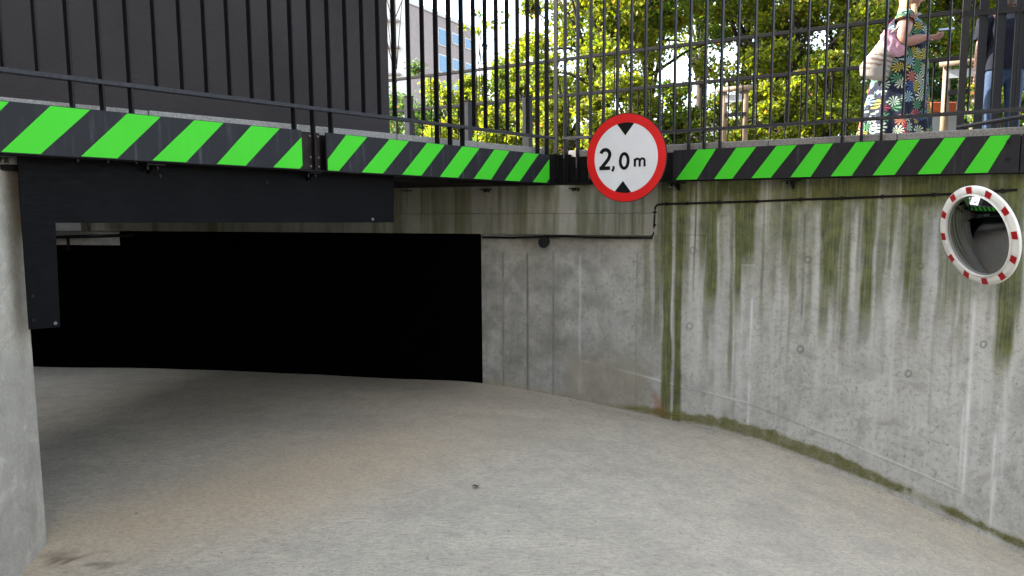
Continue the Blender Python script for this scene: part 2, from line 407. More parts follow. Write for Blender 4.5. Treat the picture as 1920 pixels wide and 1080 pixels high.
# (column, half width, end row, strength)
streaks = [(1251, 8, 800, 1.0), (1274, 7, 800, 0.85), (1232, 4, 640, .5), (1213, 5, 640, .35), (1333, 8, 620, .75), (1327, 4, 700, .4), (1398, 13, 520, .95), (1383, 5, 600, .8), (1372, 3, 740, .55),
           (1452, 10, 500, .55), (1474, 8, 540, .6), (1489, 5, 600, .55), (1507, 4, 520, .4), (1519, 4, 640, .4), (1557, 14, 580, .95), (1548, 7, 660, .6), (1590, 9, 470, .5), (1629, 9, 640, .8), (1622, 6, 560, .6), (1655, 7, 620, .5), (1672, 10, 480, .5),
           (1700, 8, 560, .45), (1722, 8, 660, .6), (1740, 7, 470, .5), (1772, 10, 520, .5), (1790, 8, 610, .5), (1808, 6, 560, .5), (1868, 16, 560, .55), (1893, 14, 720, .8), (1880, 8, 620, .5), (1908, 9, 640, .6), (1840, 20, 580, .4)]
for c0, hw, yb, s_ in streaks:
    hwv = (0.95 if yb >= 790 else 1.2) * hw * (0.85 + 0.5 * vnoise(wy / 60.0 + c0, wy * 0 + c0, 9))
    d = np.abs(cx + wob * 10 - c0) / hwv
    core = smooth(1.35, 0.6, d)
    fade = 1 - smooth(yb - 90, yb + 30, wy + 30 * wob)
    if yb >= 790: fade = 1.0
    algae = np.maximum(algae, core * fade * s_)
rs_ = random.Random(21)
for k_ in range(70):
    c0 = rs_.uniform(1238, 1930); hw = rs_.uniform(1.6, 6.5); yb = rs_.uniform(420, 640) + (60 if rs_.random() < .25 else 0); s_ = rs_.uniform(.25, .75)
    dd_ = np.abs(cx + wob * 8 - c0) / (hw * (0.7 + .7 * vnoise(wy / 45.0 + k_, wy * 0 + k_, 9)))
    algae = np.maximum(algae, smooth(1.5, 0.4, dd_) * (1 - smooth(yb - 130, yb + 40, wy + 40 * wob)) * s_)
topz = smooth(430, 350, wy + 60 * (fbm(Uw * 5, Zw * .5, 8) - .5)) * smooth(0.36, 0.58, fbm(Uw * 6, Zw * 0.6, 12)) * smooth(1228, 1250, cx)
algae = np.maximum(algae, topz * 0.95)
haze_ = smooth(620, 430, wy) * smooth(0.42, 0.64, fbm(Uw * 4.5, Zw * 0.35, 15)) * 0.38 * smooth(1300, 1460, cx)
algae = np.maximum(algae, haze_)
algae = np.clip(algae * (0.95 + 0.8 * fbm(Uw * 14, Zw * 1.0, 18)), 0, .96)
# moss strip along the foot
mh = 0.088 + 0.09 * (fbm(Uw * 1.4, Uw * 0, 40) - 0.5) + 0.05 * fbm(Uw * 12, Uw * 0, 41)
mh = np.maximum(mh + .02 * np.exp(-((cx - 1560) / 130) ** 2), .06) * smooth(1100, 1290, cx)
moss = smooth(0.035, -0.02, hb - mh) * smooth(-0.01, 0.045, hb - 0.028 * smooth(1380, 1600, cx)) * (0.55 + 0.45 * fbm(Uw * 10, Zw * 10, 43)) * smooth(1100, 1190, cx)
moss *= (smooth(0.28, 0.5, fbm(Uw * 3.2 + 9, Zw * 3, 47)) * 0.5 + 0.5) * (.6 + .6 * fbm(Uw * 25, Zw * 12, 48))
# dark joints and form-board lines
dark = np.zeros_like(Xw); white = np.zeros_like(Xw)
def vline(c0, wdt, s_, y0=0, y1=2000, arr=None):
    return np.exp(-((cx + wob * 1.5 - c0) / wdt) ** 2) * s_ * smooth(y0 - 10, y0 + 10, wy) * smooth(y1 + 15, y1 - 15, wy) * (0.5 + 0.8 * fbm(Uw * 3 + c0, Zw * 5, 60))
for c0, s_ in ((942, .55), (988, .75), (1037, .55), (1195, .35), (1199, .2), (1146, .15), (910, .4)): dark = np.maximum(dark, vline(c0, 2.4, s_ * 1.6, 470))
for c0, y0, y1, s_ in ((1508, 400, 600, .6), (1570, 420, 640, .3), (1663, 520, 700, .25), (1760, 560, 800, .3), (1796, 520, 760, .3), (1383, 400, 830, .35), (1470, 540, 900, .2)): dark = np.maximum(dark, vline(c0, 2.4, s_, y0, y1))
for c0, wdt, y0, y1, s_ in ((1088, 2.5, 480, 740, .35), (1413, 2.6, 560, 830, .7), (1834, 4.5, 560, 930, .6), (1826, 3, 760, 960, .5), (1893, 6, 760, 1010, .7), (1905, 8, 640, 900, .4), (1312, 4, 500, 640, .25), (1450, 6, 560, 720, .22), (1655, 10, 560, 900, .15), (1262, 1.6, 380, 640, .5), (1330, 9, 345, 400, .3), (1430, 10, 345, 420, .3)):
    white = np.maximum(white, vline(c0, wdt, s_, y0, y1) * smooth(.25, .6, fbm(Uw * 40, Zw * 3 + c0, 111)))
rs2 = random.Random(5)
for k_ in range(300):
    ci = rs2.randrange(20, Xw.shape[1] - 3); ri = rs2.randrange(60, Xw.shape[0] - 4)
    if hb[ri, ci] < .05: continue
    v_ = rs2.uniform(.35, .85); dark[ri, ci] = v_
    if rs2.random() < .45: dark[ri + 1, ci] = v_ * .8
    if rs2.random() < .3: dark[ri, ci + 1] = v_ * .7; dark[ri + 1, ci + 1] = v_ * .6
# cold joint about 0.35 m above the floor
jl = np.interp(cx, [905, 1093, 1230, 1278, 1418, 1668, 1822, 1960], [655, 677, 710, 724, 757, 854, 919, 985]) + 4 * (fbm(Uw * 4, Uw * 0, 70) - .5)
jm = np.exp(-((wy - jl) / 1.8) ** 2) * smooth(0.3, 0.55, fbm(Uw * 2.2, Uw * 0, 72))
white = np.maximum(white, jm * 0.5 * smooth(1060, 1110, cx) * smooth(1830, 1818, cx))
dark = np.maximum(dark, np.exp(-((wy - jl - 3) / 1.6) ** 2) * 0.35 * smooth(1900, 1830, cx))
dark = np.maximum(dark, np.exp(-((wy - 441) / 1.6) ** 2) * 0.5 * smooth(1228, 1236, cx) * smooth(1345, 1320, cx))
dark = np.maximum(dark, np.exp(-((wy - 494) / 1.5) ** 2) * 0.4 * smooth(1376, 1380, cx) * smooth(1425, 1410, cx))
white = np.maximum(white, np.exp(-((wy - 497) / 1.6) ** 2) * 0.5 * smooth(1385, 1395, cx) * smooth(1422, 1412, cx))
# darker scuffed patches
for c0, r0, rx, ry, s_ in ((1640, 690, 34, 26, .35), (1600, 590, 20, 30, .3), (1312, 425, 8, 9, .45), (1296, 422, 6, 9, .4), (1325, 428, 9, 10, .4), (960, 565, 22, 40, .22), (1590, 760, 60, 30, .15), (1160, 590, 6, 8, .5), (1083, 530, 7, 9, .45), (1160, 465, 7, 6, .5), (1905, 655, 10, 10, .4)):
    dark = np.maximum(dark, np.exp(-((cx - c0) / rx) ** 2 - ((wy - r0) / ry) ** 2) * s_ * (0.4 + 1.0 * fbm(Uw * 18, Zw * 18, 80)))
# tie-hole rings
for c0, r0 in ((1296, 612), (1508, 655), (1716, 701), (1856, 646), (1728, 499), (1462, 812), (1516, 487), (1300, 470)):
    rr = np.hypot(cx - c0, (wy - r0) * 0.95)
    dark = np.maximum(dark, np.exp(-((rr - 5.5) / 1.6) ** 2) * 0.75); white = np.maximum(white, np.exp(-(rr / 3.2) ** 2) * 0.12)
rr = np.exp(-((wy - 712) / 24) ** 2) * 0
hook = np.hypot(cx - 914, np.maximum(0, 0) + 0) * 0
pale = np.zeros_like(Xw)
for k_ in range(34):
    c0 = rs_.uniform(1240, 1930); hw = rs_.uniform(3, 11); y0_ = rs_.uniform(345, 560); yb = y0_ + rs_.uniform(120, 380)
    dd_ = np.abs(cx + wob * 10 - c0) / (hw * (0.6 + .8 * vnoise(wy / 50.0 + k_, wy * 0 + k_, 19)))
    pale = np.maximum(pale, smooth(1.4, 0.3, dd_) * smooth(y0_ - 20, y0_ + 60, wy) * (1 - smooth(yb - 90, yb + 20, wy)) * rs_.uniform(.08, .24))
white = np.maximum(white, pale * (.5 + .9 * fbm(Uw * 25, Zw * 6, 131)))
wall_shade = smooth(0.35, 0.7, fbm(Uw * 2.3 + 5, Zw * 1.1, 140)) * .12 * smooth(1320, 1180, cx) + .75 * smooth(1320, 1100, cx) * fbm(Uw * 7, Zw * 7, 141)  # shade on the left part of the wall, painted in as mottled darker concrete
dark = np.maximum(dark, wall_shade)
tan = smooth(0.62, 0.40, hb + .12 * (fbm(Uw * 3, Zw * 3, 90) - .5)) * smooth(1040, 1075, cx) * smooth(1235, 1200, cx) * 0.55
tan = np.maximum(tan, smooth(0.12, 0.0, hb) * 0.5 * smooth(1250, 1150, cx))
rust = np.exp(-((cx - 1236 - (wy - 755) * 0.25) / (4 + 0.22 * np.clip(wy - 728, 0, 60))) ** 2) * smooth(724, 745, wy) * smooth(800, 770, wy) * (0.5 + fbm(Uw * 20, Zw * 4, 95) * .6)
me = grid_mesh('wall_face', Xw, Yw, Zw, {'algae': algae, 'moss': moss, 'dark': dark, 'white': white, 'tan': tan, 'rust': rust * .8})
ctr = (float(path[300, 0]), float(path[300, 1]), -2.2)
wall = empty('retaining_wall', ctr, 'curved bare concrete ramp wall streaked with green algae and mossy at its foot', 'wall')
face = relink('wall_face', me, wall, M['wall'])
mb = MB()
sub = [tuple(path[i]) for i in range(0, len(path), 40)] + [tuple(path[-1])]
def offs(pts, d):
    out = []
    for i, p in enumerate(pts):
        a = Vector(pts[max(i - 1, 0)]); b = Vector(pts[min(i + 1, len(pts) - 1)]); t_ = (b - a).normalized(); nn = Vector((-t_.y, t_.x))
        out.append((p[0] + nn.x * d, p[1] + nn.y * d))
    return out
back0 = offs(sub, 0.004); back1 = offs(sub, 0.40)
for i in range(len(sub) - 1):
    mb.prism([back0[i], back0[i + 1], back1[i + 1], back1[i]], -3.0, 0.23)
e1 = Vector(sub[-1]); dE = Vector((0.83, -0.56)).normalized(); e2 = e1 + dE * 7
nE = Vector((-dE.y, dE.x))
mb.prism([tuple(e1), tuple(e2), tuple(e2 + nE * .4), tuple(e1 + nE * .4)], -3.5, 0.23)
e3 = e2 + Vector((-0.2, -1)).normalized() * 12
mb.prism([tuple(e2), tuple(e3), (e3.x + .4, e3.y), (e2.x + .4, e2.y + .1)], -3.5, 0.52)
relink('wall_core', mb.mesh(), wall, M['concrete'])

rng = np.random.default_rng(77)
jj = np.argwhere((moss > .45) & (Zw > -2.9)); jj = jj[rng.integers(0, len(jj), 9000)]
mx_ = Xw[jj[:, 0], jj[:, 1]]; my_ = Yw[jj[:, 0], jj[:, 1]]; mz_ = Zw[jj[:, 0], jj[:, 1]]
t_ = np.gradient(path, axis=0); t_ /= np.linalg.norm(t_, axis=1)[:, None]; tq = t_[jj[:, 1]]
off_ = rng.uniform(0.0, .006, len(jj))
mv = []; mf = []
ctrm = np.stack([mx_ + tq[:, 1] * off_, my_ - tq[:, 0] * off_, mz_], 1)
for k_ in range(len(jj)):
    d1 = rng.normal(size=3); d1 /= np.linalg.norm(d1); d2 = rng.normal(size=3); d2 -= d1 * (d1 @ d2); d2 /= np.linalg.norm(d2); s_ = rng.uniform(.002, .006); c_ = ctrm[k_]
    b_ = len(mv); mv += [tuple(c_ - d1 * s_), tuple(c_ + d2 * s_), tuple(c_ + d1 * s_)]; mf.append((b_, b_ + 1, b_ + 2))
mme = bpy.data.meshes.new('moss'); mme.from_pydata(mv, [], mf)
mo = link('moss', mme, None, mat_plain('moss_green', (0.14, 0.145, 0.033), .9, 0, .6, 30, 0)); tag(mo, 'yellow green moss tufts growing along the foot of the right wall', 'moss', kind='stuff')
# ---- left wall end (pillar) that runs back past the camera
pa = Vector((pil.x + .03, pil.y)); pb = V2(P(30, 1080, 3.86)) + Vector((.03, 0)); pdv = (pb - pa).normalized()
pn = Vector((-pdv.y, pdv.x))
if pn.x > 0: pn = -pn
mb = MB(); q = []
corner_r = 0.05
q = [pa + pn * 0.02 + pdv * 0.0, pa + pdv * 0.03 - pn * 0.0, pa + pdv * 2.5, pa + pdv * 2.5 + Vector((0.25, -1)).normalized() * 7]
q2 = [q[3] + Vector((-.45, 0)), q[2] + pn * .45, pa + pn * .45]
mb.prism([tuple(v) for v in q + q2], -3.0, 0.292)
me = mb.mesh(bevel=0.012)
lw = link('ramp_wall', me, None, M['pillar']); tag(lw, 'pale board marked concrete wall end at the left edge of the ramp', 'wall')
# inner tunnel wall that turns left behind it
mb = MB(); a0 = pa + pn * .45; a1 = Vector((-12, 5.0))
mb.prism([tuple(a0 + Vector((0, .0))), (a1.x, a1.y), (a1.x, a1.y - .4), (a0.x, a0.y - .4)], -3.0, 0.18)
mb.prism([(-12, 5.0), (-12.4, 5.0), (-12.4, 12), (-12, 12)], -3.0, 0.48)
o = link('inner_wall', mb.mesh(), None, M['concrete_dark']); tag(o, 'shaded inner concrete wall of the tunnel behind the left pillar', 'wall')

mb = MB(); mb.prism([(-9.01, 4.4), (-9.3, 4.4), (-9.3, 12.4), (-9.01, 12.4)], ST + .002, 3.9)  # out of view, added to block direct sun from the light well
o = link('sun_block_wall', mb.mesh(), None, M['concrete']); tag(o, 'unseen tall concrete wall added to keep sun out of the light well left of the ramp', 'wall')
# ---- black wall closing the back of the ramp
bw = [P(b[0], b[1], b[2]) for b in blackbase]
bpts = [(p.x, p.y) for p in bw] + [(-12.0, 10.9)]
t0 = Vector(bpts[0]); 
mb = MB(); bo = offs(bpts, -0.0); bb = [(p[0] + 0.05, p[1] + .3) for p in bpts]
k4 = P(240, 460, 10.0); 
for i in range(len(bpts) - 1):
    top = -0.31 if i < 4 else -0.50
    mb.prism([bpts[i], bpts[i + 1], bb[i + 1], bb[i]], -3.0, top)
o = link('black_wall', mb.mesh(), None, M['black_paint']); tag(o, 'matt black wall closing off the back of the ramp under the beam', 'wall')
mb = MB()
mb.prism([bpts[4], bpts[5], bb[5], bb[4]], -0.495, -0.31); mb.prism([bpts[5], bpts[6], bb[6], bb[5]], -0.495, -0.31)
o = link('concrete_wall', mb.mesh(), None, mat_concrete('pale_concrete', (0.42, 0.42, 0.41))); tag(o, 'strip of bare concrete wall above the black wall, seen through the upper left of the opening', 'wall')
pipe = empty('pipe', bw[4], 'dark pipe with a short drop running along the concrete strip above the black wall', 'pipe')
mb = MB(); g0 = P(250, 441, 9.85); g1 = P(60, 446, 10.25); mb.tube([g0, g1], 0.022)
relink('pipe_run', mb.mesh(smooth=True), pipe, M['cable'])
mb = MB(); g2 = P(127, 444, 10.08); mb.tube([g2, g2 + Vector((0, 0, -.19))], 0.020)
relink('pipe_drop', mb.mesh(smooth=True), pipe, M['cable'])

# ---- lintel beam, from the right wall across the opening
M_beam = None
t = NT('beam_concrete'); vec = t.coord(); vv = t.coord((1, 1, 0.06))
big = t.noise(1.5, 5, 0.6, vec); st = t.noise(3.6, 5, 0.7, vv, 0.4); fine = t.noise(70, 4, .7, vec)
c = t.mix(t.ramp(big, [(0.3, 0.0), (0.7, 1.0)]), (0.15, 0.147, 0.122), (0.235, 0.23, 0.195))
c = t.mix(t.ramp(st, [(0.46, 0.0), (0.60, 0.85)]), c, (0.060, 0.065, 0.022))
c = t.mix(t.ramp(fine, [(0.35, 0.4), (0.6, 0.0)]), c, (0.12, 0.12, 0.10))
t.set(c, 0.85); t.bump(fine, 0.35, 0.008); M_beam = t.m
beamY = [(1233, 7.27), (1200, 7.31), (900, 7.98), (590, 8.8), (240, 9.85), (-20, 10.7)]
bf = [P(px, 430, y) for px, y in beamY]; bfp = [(p.x, p.y) for p in bf]
bp = [tuple(Vector(bfp[0]) + Vector((-.0, .12)))]
beam = empty('concrete_beam', (bf[2].x, bf[2].y, -.3), 'mossy concrete lintel beam spanning the opening below the walkway', 'beam')
mb = MB()
bq = [(p[0] + .02, p[1] + .35) for p in bfp]
for i in range(len(bfp) - 1): mb.prism([bfp[i], bfp[i + 1], bq[i + 1], bq[i]], -0.085, 0.20)
relink('upper_lift', mb.mesh(), beam, M_beam)
mb = MB()
bfl = [(p[0] - .003, p[1] - .006) for p in bfp]
for i in range(len(bfp) - 1): mb.prism([bfl[i], bfl[i + 1], bq[i + 1], bq[i]], -0.30, -0.088)
relink('lower_lift', mb.mesh(), beam, M_beam)

# ---- decks and pavement
Lext = la - ld * 1.0
off = 0.22
cl = Vector(CORN) + (ln + rn).normalized() * 0.30
Ld0 = la + ln * off; Rd1 = rb + rn * off + rd * 8
pw = pa + pdv * 2.5
mb = MB()
mb.prism([tuple(Ld0 - ld * .6), tuple(cl), tuple(Rd1), (40, Rd1.y), (40, 60), (-5.7, 60), (-5.7, 5.0), tuple(pa + pn * .3)], 0.235, ST)
deck = link('pavement', mb.mesh(), None, M['granite']); tag(deck, kind='structure')
mb = MB()
mb.prism([(-5.7, 60), (-60, 60), (-60, 9.9), (-5.7, 9.9)], 0.235, ST)
mb.prism([(-9.0, 9.9), (-60, 9.9), (-60, -30), (-9, -30)], 0.235, ST)
mb.prism([tuple(pa + pn * .46), (-5.701, 5.4), (-9, 5.4), (-9, -30), (q[3].x - .46, q[3].y), tuple(pw + pn * .46)], 0.235, ST)
o = link('pavement', mb.mesh(), None, M['granite']); tag(o, kind='structure')
mb = MB()
mb.add([(-900, 60, ST), (900, 60, ST), (900, 1500, ST), (-900, 1500, ST)], [(0, 1, 2, 3)])
mb.add([(-900, -900, ST - .01), (-60, -900, ST - .01), (-60, 60, ST - .01), (-900, 60, ST - .01)], [(0, 1, 2, 3)])
mb.add([(40, -900, ST - .01), (900, -900, ST - .01), (900, 60, ST - .01), (40, 60, ST - .01)], [(0, 1, 2, 3)])
mb.add([(e2.x + .3, -30, ST - .004), (40, -30, ST - .004), (40, Rd1.y, ST - .004), (e2.x + .3, Rd1.y, ST - .004)], [(0, 1, 2, 3)])
mb.add([(-60, -900, ST - .01), (40, -900, ST - .01), (40, -30, ST - .01), (-60, -30, ST - .01)], [(0, 1, 2, 3)])
o = link('ground', mb.mesh(), None, mat_plain('asphalt_ground', (0.10, 0.10, 0.095), 0.9, 0, 0.3, 4, 0.2)); tag(o, kind='structure')
# ramp continues up behind the camera
# tunnel ceiling behind the beam
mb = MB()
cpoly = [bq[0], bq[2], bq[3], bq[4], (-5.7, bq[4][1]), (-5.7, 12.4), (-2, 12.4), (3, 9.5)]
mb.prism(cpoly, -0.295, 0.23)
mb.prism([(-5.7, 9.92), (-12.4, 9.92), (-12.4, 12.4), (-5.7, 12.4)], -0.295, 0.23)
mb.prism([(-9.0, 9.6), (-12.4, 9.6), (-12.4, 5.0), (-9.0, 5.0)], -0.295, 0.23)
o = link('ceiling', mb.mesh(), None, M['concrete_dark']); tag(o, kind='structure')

mb = MB(); sp0 = la + ln * .24 - ld * .4
mb.prism([tuple(sp0), tuple(cl + Vector((.12, 0))), (bfp[0][0] - .05, bfp[0][1] + .05), tuple(bq[2]), tuple(bq[3]), tuple(bq[4]), (-5.72, bq[4][1]), (-5.72, 5.1), (-3.2, 4.9)], 0.203, 0.232)
o = link('ceiling', mb.mesh(), None, M['fascia']); tag(o, kind='structure')
# ---- granite kerb stones on the deck edge, behind the rails
def kerb(a, d, nrm, L, label, z0=0.47, z1=0.565, off0=0.115, depth=0.30, first=0.0):
    k = empty('kerb', (a.x, a.y, z0), label, 'kerb')
    s = first; i = 0
    while s < L:
        ln_ = 0.98 + 0.04 * random.random(); e = min(s + ln_, L)
        p0 = a + d * (s + .003) + nrm * off0; p1 = a + d * (e - .003) + nrm * off0
        dz = random.uniform(-.004, .004)
        mb = MB(); mb.prism([tuple(p0), tuple(p1), tuple(p1 + nrm * depth), tuple(p0 + nrm * depth)], z0, z1 + dz)
        relink('kerb_stone', mb.mesh(bevel=0.006), k, M['granite']); s = e
    return k
Ll = (CORN - la).length; Rr = (rb - CORN).length
kerb(la - ld * 1.2, ld, ln, Ll + 1.2 + 0.0, 'granite kerb behind the railing on the left, above the green striped boards', z1=0.574)
kerb(CORN + rd * 0.05, rd, rn, Rr + 2.5, 'granite kerb under the railing on the right, above the striped board by the mirror', z1=0.549)

# ---- steel edge channel
def channel(a, b, nrm, label, za=(0.235, 0.51), zb=(0.225, 0.50)):
    d = (b - a).normalized()
    k = empty('steel_channel', (a.x, a.y, .23), label, 'steel beam')
    mb = MB(); p = [a + nrm * .085, b + nrm * .085, b + nrm * .10, a + nrm * .10]
    mb.prism([tuple(x) for x in p], [za[0], zb[0], zb[0], za[0]], [za[1], zb[1], zb[1], za[1]])
    relink('web', mb.mesh(), k, M['fascia'])
    mb = MB(); p = [a + nrm * .02, b + nrm * .02, b + nrm * .0845, a + nrm * .0845]
    mb.prism([tuple(x) for x in p], [za[0] - .012, zb[0] - .012, zb[0] - .012, za[0] - .012], [za[0], zb[0], zb[0], za[0]])
    relink('flange', mb.mesh(), k, M['fascia'])
    return k
zl0 = P(0, 285, la.y).z; zl1 = P(1030, 343, lb.y).z
dzl = (zl1 - zl0) / (lb - la).length
def zlb(s): return zl0 + dzl * s                 # bottom of left line at distance s along it
zt0 = P(0, 188, la.y).z; zt1 = P(1030, 290, lb.y).z; dzt = (zt1 - zt0) / (lb - la).length
def zlt(s): return zt0 + dzt * s
zr0 = P(1280, 337.5, ra.y).z; zr1 = P(1885, 323.5, rb.y).z; yr0 = P(1280, 281, ra.y).z; yr1 = P(1885, 252.7, rb.y).z
print('levels', zl0, zl1, zt0, zt1, zr0, zr1, yr0, yr1)
channel(la - ld * 1.5, CORN + ld * .0, ln, 'black steel edge channel carrying the left railing', (zlb(-1.5), zlt(-1.5) - .01), (zlb(Ll), zlt(Ll) - .01))
channel(CORN + rd * .02, rb + rd * 3, rn, 'black steel edge channel carrying the right railing', (zr0, yr0 - .01), (zr1, yr1 - .01))

ckp = CORN + (ln + rn).normalized() * .11
mb = MB(); cq = [ckp + ld * -.16 - ln * .02, ckp + (ln + rn).normalized() * -.035, ckp + rd * .16 - rn * .02, ckp + rd * .16 + rn * .08, ckp + (ln + rn).normalized() * .10, ckp - ld * .16 + ln * .08]
mb.prism([tuple(v) for v in cq], zlb(Ll) - .01, zlt(Ll) + .012)
o = link('corner_plate', mb.mesh(), None, M['fascia']); tag(o, 'black steel corner plate where both edge channels meet, left of the round sign', 'steel plate')
# ---- hazard boards with green stripes
def board(a, d, nrm, s0, s1, zb, zt, stripes, label, edges='', holes=()):
    """stripes: list of (bottom s left, bottom s right, top s left, top s right); clipped to the board"""
    p0 = a + d * s0
    k = empty('hazard_board', (p0.x, p0.y, zb(s0)), label, 'hazard board')
    mb = MB(); q = [a + d * s0, a + d * s1, a + d * s1 + nrm * .018, a + d * s0 + nrm * .018]
    mb.prism([tuple(x) for x in q], [zb(s0), zb(s1), zb(s1), zb(s0)], [zt(s0), zt(s1), zt(s1), zt(s0)])
    relink('backing_plate', mb.mesh(bevel=0.0015), k, M['hz_black'])
    for (b0, b1, t0_, t1_) in stripes:
        poly = [(b0, 0.0), (b1, 0.0), (t1_, 1.0), (t0_, 1.0)]
        def clip(poly, lim, keep_gt):
            out = []
            for i in range(len(poly)):
                A_, B_ = poly[i], poly[(i + 1) % len(poly)]
                ina = (A_[0] >= lim) if keep_gt else (A_[0] <= lim); inb = (B_[0] >= lim) if keep_gt else (B_[0] <= lim)
                if ina: out.append(A_)
                if ina != inb:
                    t_ = (lim - A_[0]) / (B_[0] - A_[0]); out.append((lim, A_[1] + (B_[1] - A_[1]) * t_))
            return out
        poly = clip(poly, s0 + .004, True)
        if poly: poly = clip(poly, s1 - .004, False)
        if len(poly) < 3: continue
        vs = []
        for dd in (-0.0035, -0.0002):
            for s, v in poly:
                pt = a + d * s + nrm * dd
                zz_ = zb(s) + 0.006 + (zt(s) - zb(s) - 0.010) * v
                vs.append((pt.x, pt.y, zz_))
        nn = len(poly); mb = MB()
        mb.add(vs, [tuple(range(nn)), tuple(range(nn, 2 * nn))[::-1]] + [(i, (i + 1) % nn, nn + (i + 1) % nn, nn + i) for i in range(nn)])
        relink('green_stripe', mb.mesh(), k, M['hz_green'])
    for hs_, hv in holes:
        pt = a + d * hs_ - nrm * 0.008; z = zb(hs_) + (zt(hs_) - zb(hs_)) * hv
        mb = MB(); c0 = Vector((pt.x, pt.y, z)); nn3 = Vector((nrm.x, nrm.y, 0)); mb.tube([c0 - nn3 * .006, c0 + nn3 * .008], 0.013, 6)
        relink('bolt', mb.mesh(), k, M['bolt'])
    return k
def sL(px): return (on_line(la, ld, px, .35) - la).dot(ld)
def sR(px): return (on_line(ra, rd, px, .35) - ra).dot(rd)
# photo columns of the stripes: bottom-left, bottom-right, top-left, top-right
LS = [(-140, -75, -60, 22), (0, 74, 99, 173), (150, 218, 242, 304), (284, 347, 367, 421), (405, 459, 473, 526), (511, 560, 577, 625)]
LS2 = [(598, 634, 650, 689), (677, 717, 731, 767), (753, 789, 801, 834), (824, 858, 867, 899), (888, 920, 927, 955), (946, 974, 983, 1010), (999, 1024, 1035, 1060)]
RS = [(1268, 1307, 1308, 1342), (1340, 1374, 1380, 1417), (1410, 1446, 1455, 1493), (1483, 1521, 1527, 1561), (1559, 1598, 1604, 1640), (1638, 1679, 1683, 1723), (1722, 1765, 1769, 1809), (1810, 1854, 1855, 1893)]
def zlbm(s): return zlb(s) - .006
board(la, ld, ln, sL(-180), sL(567), zlbm, zlt, [tuple(sL(x) for x in s) for s in LS], 'green and black striped height warning board at the far left of the railing')
board(la, ld, ln, sL(613), sL(1030), zlbm, zlt, [tuple(sL(x) for x in s) for s in LS2], 'green and black striped board in the middle, ending beside the round height sign')
zrb = lambda s: zr0 + (zr1 - zr0) * s / (rb - ra).length - .004
zrt = lambda s: yr0 + (yr1 - yr0) * s / (rb - ra).length
board(ra, rd, rn, sR(1262), sR(1912), zrb, zrt, [tuple(sR(x) for x in s) for s in RS], 'green and black striped board on the right, above the oval mirror', holes=[(sR(1890), .83), (sR(1890), .37)])
board(ra, rd, rn, sR(1914), sR(2080), zrb, zrt, [tuple(sR(x) for x in s) for s in [(1960, 2010, 2015, 2060)]], 'plain dark end board cut off by the right edge of the photo', holes=[(sR(1925), .8), (sR(1925), .4)])
# bolts at the joint of the left boards
jb = empty('joint_plate', (la + ld * sL(590)).to_3d() + Vector((0, 0, .3)), 'rusty brown steel splice plate in the gap between the two left boards', 'steel plate')
mb = MB(); s0, s1 = sL(569), sL(611); qq = [la + ld * s0 + ln * .065, la + ld * s1 + ln * .065, la + ld * s1 + ln * .084, la + ld * s0 + ln * .084]
mb.prism([tuple(x) for x in qq], [zlb(s0) + .005, zlb(s1) + .005, zlb(s1) + .005, zlb(s0) + .005], [zlt(s0), zlt(s1), zlt(s1), zlt(s0)])
relink('plate', mb.mesh(), jb, mat_plain('brown_black_steel', (0.016, 0.011, 0.010), 0.6, 0, .4, 12, .15))
for pxb in (572, 592, 607):
    for v in (.1, .34, .9):
        s = sL(pxb); pt = la + ld * s + ln * .06; c0 = Vector((pt.x, pt.y, zlb(s) + (zlt(s) - zlb(s)) * v)); n3 = Vector((ln.x, ln.y, 0))
        mb = MB(); mb.tube([c0 - n3 * .004, c0 + n3 * .006], .009, 6); relink('bolt', mb.mesh(), jb, M['zinc'])

# ---- hanger brackets under the boards
def bracket(a, d, nrm, px, zbf, label, sfun):
    s = sfun(px); pt = a + d * s + nrm * .10
    c0 = Vector((pt.x, pt.y, zbf(s) - .014))
    k = empty('bracket', c0, label, 'bracket', 'steel hanger brackets under the striped boards')
    d3 = Vector((d.x, d.y, 0)); n3 = Vector((nrm.x, nrm.y, 0)); up = Vector((0, 0, 1))
    mb = MB(); mb.box(c0 + n3 * .04 - up * .004, d3, n3, up, .055, .09, .004); relink('top_plate', mb.mesh(), k, M['bolt'])
    mb = MB(); vs = []
    for dd in (-.004, .004):
        for (nn_, z_) in ((-.04, -.009), (.13, -.009), (.13, -.075), (.09, -.075)): vs.append(c0 + d3 * dd + n3 * nn_ + up * z_)
    mb.add(vs, [(0, 1, 2, 3), (7, 6, 5, 4), (0, 4, 5, 1), (1, 5, 6, 2), (2, 6, 7, 3), (3, 7, 4, 0)]); relink('gusset', mb.mesh(), k, M['bolt'])
    for dd in (-.03, .03):
        mb = MB(); mb.tube([c0 + d3 * dd - up * .008, c0 + d3 * dd - up * .034], .010, 6); relink('bolt', mb.mesh(), k, M['bolt'])
bracket(la, ld, ln, 10, zlb, 'small black bracket above the top of the left concrete pillar', sL)
bracket(la, ld, ln, 300, zlb, 'small black bracket against the dark sheet under the left striped board', sL)
bracket(la, ld, ln, 600, zlb, 'small black bracket right under the splice between the left boards', sL)
for px, lab in ((755, 'black bracket beside the right end of the dark sheet'), (902, 'black bracket at the middle of the mossy beam'), (1070, 'black bracket on the beam just left of the round sign')):
    Yb = float(np.interp(px, [240, 590, 900, 1200], [9.85, 8.8, 7.98, 7.31])) - .12
    p3 = P(px, 354, Yb); aa = Vector((p3.x, p3.y))
    k = bracket(aa, rd, rn, px, (lambda s, z=0.185: z), lab, lambda px: 0.0)
bracket(ra, rd, rn, 1258, zrb, 'black bracket just right of the round sign, under the right board', sR)
bracket(ra, rd, rn, 1478, zrb, 'black bracket under the middle of the right board', sR)

